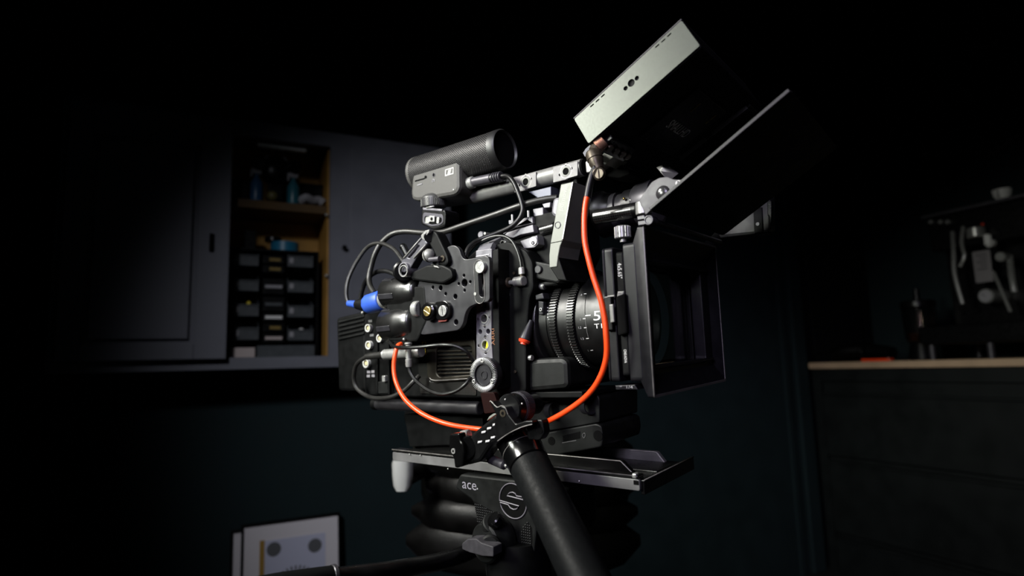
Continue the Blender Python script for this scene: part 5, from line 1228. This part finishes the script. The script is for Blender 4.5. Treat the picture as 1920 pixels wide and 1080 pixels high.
# ---- sliding dovetail
dy0, dy1 = -.060, .062
dv = thing('dovetail_plate', 'long grey edged sliding dovetail plate between camera and tripod head', 'plate', (0, 0, -.170))
xl, xr = P3(736, 858, dy0).x, P3(1199, 908, dy0).x
z0, z1 = P3(960, 891, dy0).z, P3(960, 872.5, dy0).z
zbed = -.1592
part(dv, 'side_face', G().side(dy0, Rd([(xl, z0), (xr, z0), (xr, z1), (xl, z1)], .0022), .004, .0006), DOVE)
part(dv, 'bed', G().span((xl, dy0 + .003, z0 + .001), (xr, dy1, zbed), .0012), DOVEB)
part(dv, 'top_lip', G().span((xl + .001, dy0 - .0012, z1 + .0005), (xr - .001, dy0 + .012, z1 + .0036), .0010), DOVEB)
part(dv, 'lip_riser', G().span((xl + .001, dy0 + .0045, zbed - .002), (xr - .001, dy0 + .011, z1 + .0006)), DOVEB)
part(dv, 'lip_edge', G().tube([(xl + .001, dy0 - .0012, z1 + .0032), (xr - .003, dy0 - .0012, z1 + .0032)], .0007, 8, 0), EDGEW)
iz0 = zbed - .001; iz1 = P3(1045, 852.5, -.022).z
ix0, ix1 = P3(775, 832, -.022).x, P3(1195, 888, -.022).x
for yy, dark in ((-.022, 1), (.052, 0)):
    xt = P3(1165, 862, -.022).x if dark else P3(1232, 852, .052).x; xe_ = ix1 if dark else P3(1248, 867, .052).x
    zz = iz1 if dark else P3(1170, 842, .052).z
    ir = part(dv, 'inner_rail', G().side(yy, Rd([(ix0 - .003, iz0), (xe_, iz0), (xt, zz), (ix0, zz)], .002), .006, .0006), DOVEB if dark else DOVE)
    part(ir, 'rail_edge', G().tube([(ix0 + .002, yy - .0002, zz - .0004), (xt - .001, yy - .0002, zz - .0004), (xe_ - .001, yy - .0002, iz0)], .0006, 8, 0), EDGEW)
part(dv, 'centre_groove', G().span((ix0, .0, zbed - .001), (xr - .01, .04, zbed + .0015), .0006), DOVEB)
part(dv, 'gold_line', G().span((xl + .02, dy0 + .0135, zbed - .001), (xr - .012, dy0 + .0142, zbed + .002)), mat('worn_brass', (.10, .085, .03), .4, .6))
part(dv, 'end_plate', G().span((xr - .001, dy0 + .004, z0 - .004), (xr + .003, dy1 + .004, z1 - .001), .0008), DOVEB)
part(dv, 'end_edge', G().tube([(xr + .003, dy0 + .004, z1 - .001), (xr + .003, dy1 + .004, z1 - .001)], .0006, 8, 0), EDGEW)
a, b = P3(1185, 887, dy0 - .001), P3(1194, 897.5, dy0 - .001); part(dv, 'stop_tab', G().span((a.x, dy0 - .0022, b.z), (b.x, dy0 + .004, a.z), .0012), STEEL)
a, b = P3(1187, 901, dy0 - .001), P3(1197, 910, dy0 - .001); part(dv, 'stop_slot', G().span((a.x, dy0 - .0006, b.z), (b.x, dy0 + .003, a.z), .0003), VOID)
a, b = P3(740, 853, dy0), P3(744, 853, dy0)
for px, py in ((768, 851.5), (788, 853.5), (840, 879), (1086, 902)): part(dv, 'screw_dot', G().ball(P3(px, py, dy0 - .0014), .0009, 8), STEEL)

# ---- tripod head
TYH = -.066
th = thing('fluid_head', 'black fluid tripod head with ace lettering and a round S emblem', 'tripod head', P3(940, 1085, -.02))
o = [(862, 889), (1012, 906), (1014, 950), (1007, 985), (1002, 1030), (1000, 1075), (985, 1110), (915, 1110), (905, 1040), (900, 990), (886, 938), (853, 915)]
part(th, 'side_shell', G().side(TYH, Rd(S(TYH, o), .004), .03, .002), HEAD)
c0 = P3(950, 940, TYH)
part(th, 'head_core', G().box((c0.x + .005, -.004, c0.z - .01), (.085, .10, .075), .012), HEAD)
part(th, 'platform', G().span((c0.x - .06, -.052, z0 - .012), (c0.x + .07, .054, z0 - .0005), .003), DARK)
a = P3(867, 915, TYH - .0002); b = P3(893.5, 919.5, TYH - .0002)
part(th, 'ace_print', G().text('ace', a, b - a, (b - a).cross(Y_) , width=(b - a).length, height=.0072), mat('lavender_print', (.24, .225, .26), .6), label='pale ace lettering')
part(th, 'ace_print', disc(TYH - .0003, 895, 916.5, 1.5, .0005, 10), GREYPRINT, label='small dot after the lettering')
# round emblem
c = P3(962.5, 939, TYH); s = sc(TYH, 962, 939); ER = 32.5 * s
part(th, 'emblem_disc', disc(TYH - .0002, 962.5, 939, 33.5, .001, 48), VOID)
tilt = math.radians(0)
def ep(x, y): return Vector((c.x + ER * x, TYH - .0006, c.z + ER * y))
P = [ep(math.cos(t), math.sin(t)) for t in [math.radians(185 - k * 167 / 24) for k in range(25)]]
P += [ep(.29, .32), ep(.2, .44), ep(0, .5), ep(-.2, .45), ep(-.29, .38), ep(-.43, .25), ep(.99, .14)]
P += [ep(math.cos(t), math.sin(t)) for t in [math.radians(8 - k * 172 / 24) for k in range(25)]]
P = P[:-1] + [ep(-.97, -.2), ep(-.37, -.26), ep(-.22, -.42), ep(0, -.48), ep(.22, -.44), ep(.31, -.38), ep(.43, -.24), ep(-.985, -.09)]
part(th, 'emblem_line', G().tube(P, .0007, 6, 0, True), mat('emblem_grey', (.13, .12, .14), .5), label='grey S outline')
for poly, nm in (([(888, 939), (928, 961), (899, 992)], 'grip_patch'), ([(989, 978), (997, 990), (998, 1015), (996, 1040), (986, 1056), (977, 1040), (976, 1010), (980, 990)], 'grip_patch')):
    pp = Rd(S(TYH - .0003, poly), .001)
    gp = part(th, nm, G().side(TYH - .0003, pp, .001), VOID)
    g = G(); xs = [p[0] for p in pp]; zs = [p[1] for p in pp]; st = 4.6 * sc(TYH, 940, 990)
    def inside(x, z):
        r = False; n = len(pp)
        for i in range(n):
            (xa_, za), (xb2, zb2) = pp[i], pp[i - 1]
            if (za > z) != (zb2 > z) and x < (xb2 - xa_) * (z - za) / (zb2 - za) + xa_: r = not r
        return r
    z = min(zs); row = 0
    while z < max(zs):
        x = min(xs) + (row % 2) * st * .0
        while x < max(xs):
            if inside(x, z): g.box((x, TYH - .0007, z), (st * .42, .0008, st * .3), 0)
            x += st
        z += st; row += 1
    part(gp, 'studs', g, mat('stud_grey', (.05, .05, .05), .5), kind='stuff')
# tilt lock: drum, slotted button and lever
dr = P3(938, 1010, TYH - .002)
dm = part(th, 'lock_drum', G().lathe(dr, Vector((-.12, -1, .05)), [(0, .0235), (.004, .0240), (.010, .0232), (.012, .0215), (.022, .0200), (.024, .018)], 44), HEAD)
bt = P3(927.5, 974, TYH - .022)
part(dm, 'button_shroud', G().cyl(P3(918, 1003, TYH - .006), P3(925.5, 978, TYH - .018), .0135, .0112, n=30, bev=.0012), HEAD)
nrm = Vector((-.25, -.55, .62)).normalized()
part(dm, 'slotted_button', G().lathe(bt, nrm, [(-.004, .0085), (.0015, .0085), (.003, .0072), (.003, 0)], 28), GLOSS)
o = [(866, 1019), (877, 1010.5), (893, 1010), (903, 1018), (922, 1024), (925, 1026), (925, 1044), (905, 1043), (880, 1036), (866, 1030)]
part(dm, 'lock_lever', G().side(TYH - .042, Rd(S(TYH - .042, o), .0015), .014, .0009), mat('lever_polymer', (.04, .038, .043), .55, 0, .4, .2, 160, .15, 900))
part(dm, 'lever_hub', G().cyl(P3(918, 1024, TYH - .034), P3(926, 1016, TYH - .014), .0105, n=28, bev=.002), HEAD)
part(th, 'lower_line', G().tube([P3(915, 1050, TYH - .001), P3(922, 1068, TYH - .001), P3(935, 1082, TYH - .001)], .0006, 6, 4), EDGEW)
# bowl, column and legs down to the floor
cw = c0 + Vector((.005, .01, 0))
Ti = T_RIG.inverted()
part(th, 'bowl', G().lathe((cw.x, cw.y, cw.z - .04), -Z_, [(0, .028), (.03, .034), (.06, .036), (.075, .032), (.10, .03)], 40), DARK)
tr = thing('tripod', 'black tripod legs below the fluid head', 'tripod', (T_RIG @ Vector((cw.x, cw.y, cw.z))).to_2d().to_3d(), 'room')
top = T_RIG @ Vector((cw.x, cw.y, cw.z - .142))
part(tr, 'spider', G().cyl(top - Z_ * .06, top - Z_ * .003, .045, n=28, bev=.006), BLACK)
for k in range(3):
    a = 2 * PI * k / 3 + 2.2; d = Vector((math.cos(a), math.sin(a), 0))
    f0 = top + d * .04 - Z_ * .03; f1 = Vector((top.x, top.y, .02)) + d * .38
    lg = part(tr, 'leg', G().cyl(f0, f0.lerp(f1, .55), .016, n=18).cyl(f0.lerp(f1, .5), f1, .012, n=18), BLACK)
    part(lg, 'foot', G().cyl(f1 + Z_ * .012, f1 - Z_ * .0195, .018, n=18, bev=.003), RUBBER)
# pan bar
pb = thing('pan_bar', 'black pan bar reaching left from the tripod head', 'pan bar', qd(760, 1052, .60))
part(pb, 'bar', G().tube([qd(925, 1012, .66), qd(895, 1026, .645), qd(866, 1040, .625), qd(820, 1054, .60), qd(740, 1069, .56), qd(660, 1079, .54), qd(628, 1083, .53)], .0085, 18), BLACK)
part(pb, 'foam_end', G().tube([qd(622, 1084, .528), qd(580, 1090, .515), qd(520, 1099, .50), qd(470, 1109, .485)], .0105, 20), FOAM)
part(pb, 'grip_ring', G().cyl(qd(632, 1082, .531), qd(618, 1084, .527), .0110, n=28, bev=.002), GREYMETAL)

# ---- hand grip on its extension arm, nearest to the viewer
gr_ = thing('hand_grip', 'thick black foam hand grip on a pivoting arm in front of the camera', 'grip', qd(1030, 930, .52))
ga, gb, gc = qd(963, 811, .585), qd(1087, 1060, .470), qd(1118, 1125, .445)
d = (gc - ga).normalized(); L = (gc - ga).length
fc = .0
while fc < L:
    vv = R_RIG.transposed() @ (ga + d * fc - C_RIG)
    if vv.y / vv.z * F + 540 > 872: break
    fc += .001
part(gr_, 'foam_tube', G().lathe(ga + d * fc, d, [(0, .0172), (.001, .0186), (L - fc, .0186)], 48), FOAM)
part(gr_, 'collar', G().lathe(ga, d, [(-.004, .0185), (0, .0200), (fc * .6, .0200), (fc * .62, .0195), (fc - .001, .0191), (fc, .018)], 48), GLOSS)
part(gr_, 'collar_edge', G().lathe(ga + d * fc * .6, d, [(-.0002, .02005), (.0003, .02005)], 48, caps=False), EDGEW)
JY = -.128
jc = P3(953, 767, JY); s = sc(JY, 953, 767)
part(gr_, 'pivot_disc', G().lathe(jc, Y_, [(0, 26 * s), (.0016, 28.5 * s), (.010, 28.5 * s)], 48), BLACK)
g = G().lathe(jc + Vector((0, .0105, 0)), Y_, [(0, 28 * s), (.001, 29.5 * s), (.013, 29.5 * s), (.014, 27 * s)], 60)
for k in range(60):
    a = 2 * PI * k / 60; g.box(jc + Vector((29.5 * s * math.cos(a), .0175, 29.5 * s * math.sin(a))), (.0009, .009, .0009), 0, Matrix.Rotation(-a, 3, 'Y'))
part(gr_, 'knurled_ring', g, GREYMETAL)
part(gr_, 'rear_boss', G().cyl(jc + Vector((0, .024, 0)), jc + Vector((0, .045, 0)), 20 * s, n=36, bev=.002), BLACK)
part(gr_, 'rosette_foot', G().side(-.099, Rd(S(-.099, [(900, 736), (926, 736), (938, 772), (908, 776)]), .002), .006, .0006), mat('dark_red_brown', (.010, .0022, .0018), .6, 0, .08))
for px, py in ((947.5, 749), (979, 757)): part(gr_, 'set_screw', G().ball(P3(px, py, JY - .0002), .0010, 10), STEEL)
hy_ = JY - .010
o = [(918, 754), (921, 752), (932, 763.5), (940, 760.5), (947.5, 764), (953, 777), (967, 795), (985, 789), (998, 788.5), (999.5, 795), (978, 801), (955, 812), (932, 828), (926, 800), (930, 778)]
part(gr_, 'head_plate', G().side(hy_, Rd(S(hy_, o), .0015), .012, .0010), BLACK)
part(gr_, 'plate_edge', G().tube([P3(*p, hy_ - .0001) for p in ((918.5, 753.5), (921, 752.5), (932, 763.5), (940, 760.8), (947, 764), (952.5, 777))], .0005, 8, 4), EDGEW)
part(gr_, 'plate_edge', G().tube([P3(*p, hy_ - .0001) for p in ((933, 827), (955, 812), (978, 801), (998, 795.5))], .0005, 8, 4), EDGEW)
part(gr_, 'plate_screw', G().lathe(P3(942.5, 775, hy_ - .0006), Y_, [(0, .0016), (0, .0034), (.003, .0034)], 20, caps=False), NICKEL)
part(gr_, 'plate_screw', disc(hy_ - .0001, 942.5, 775, 3.4, .001, 6), VOID, label='dark socket of the screw')
part(gr_, 'ear', G().side(JY - .002, Rd(S(JY - .002, [(985, 790), (1016, 786), (1021, 812), (1012, 826), (990, 824)]), .003), .010, .001), BLACK)
part(gr_, 'ear_hole', disc(JY - .0024, 1012, 807, 6.5, .002, 18), VOID)
# ribbed clamp arm
ka, kb = P3(878, 848, JY - .004), P3(948, 793, JY - .004); d = kb - ka
o = [(886, 812), (928, 778), (936, 779), (960, 808), (960, 814), (918, 838), (900, 866), (872, 873), (866, 860), (872, 828)]
arm = part(gr_, 'clamp_bar', G().side(JY - .008, Rd(S(JY - .008, o), .004), .02, .003), BLACK)
for px, py in ((907, 811), (917.5, 804), (928, 797), (900, 829.5), (914.5, 828), (924.5, 821), (935, 814.5), (942, 799)):
    c = P3(px - 1, py - 3, JY - .0078)
    dm_ = part(arm, 'dimple', disc(JY - .0083, px - 1, py - 3.2, 5.6, .002, 18), VOID)
    g = G()
    for k in range(3):
        q0 = P3(px - 3 + k * 2.6, py + 1.6 - k * .6, JY - .0086); q1 = P3(px - 2.2 + k * 2.6, py - 2.2 - k * .5, JY - .0086); g.tube([q0, q1], .0008, 6, 0)
    part(dm_, 'teeth', g, WHITE)
part(gr_, 'pale_wedge', G().side(JY + .004, S(JY + .004, [(912.5, 789), (917, 781), (925, 775.5), (930.5, 776.5)]), .004, .0003), PALE)
part(gr_, 'steel_end', G().cyl(P3(866, 817, JY + .002), P3(880, 814, JY + .002), .0050, n=24, bev=.001), STEEL)
part(gr_, 'wing_boss', G().cyl(P3(873, 841, JY - .012), P3(880, 838, JY - .002), .0112, n=32, bev=.0015), GLOSS)
o = [(842, 816), (846, 813), (861, 812), (862, 824), (868, 832), (870, 846), (868, 874), (855, 878), (852, 876), (850, 858), (843, 848), (841, 836)]
wk = part(gr_, 'wing_knob', G().side(JY - .016, Rd(S(JY - .016, o), .002), .010, .0018), GLOSS)
part(wk, 'knob_screw', G().lathe(P3(849.5, 846, JY - .0166), Y_, [(0, .0011), (0, .0027), (.003, .0027)], 18, caps=False), STEEL)
a, b = P3(918, 860, JY + .01), P3(947, 872.5, JY + .006)
part(gr_, 'ratchet_lever', G().lathe(a, b - a, [(0, .003), (.001, .0045), ((b - a).length - .001, .0045), ((b - a).length, .003)], 24), GREYMETAL)
part(gr_, 'lever_stud', G().cyl(b, b + (b - a) * .14, .0018, n=14), STEEL)
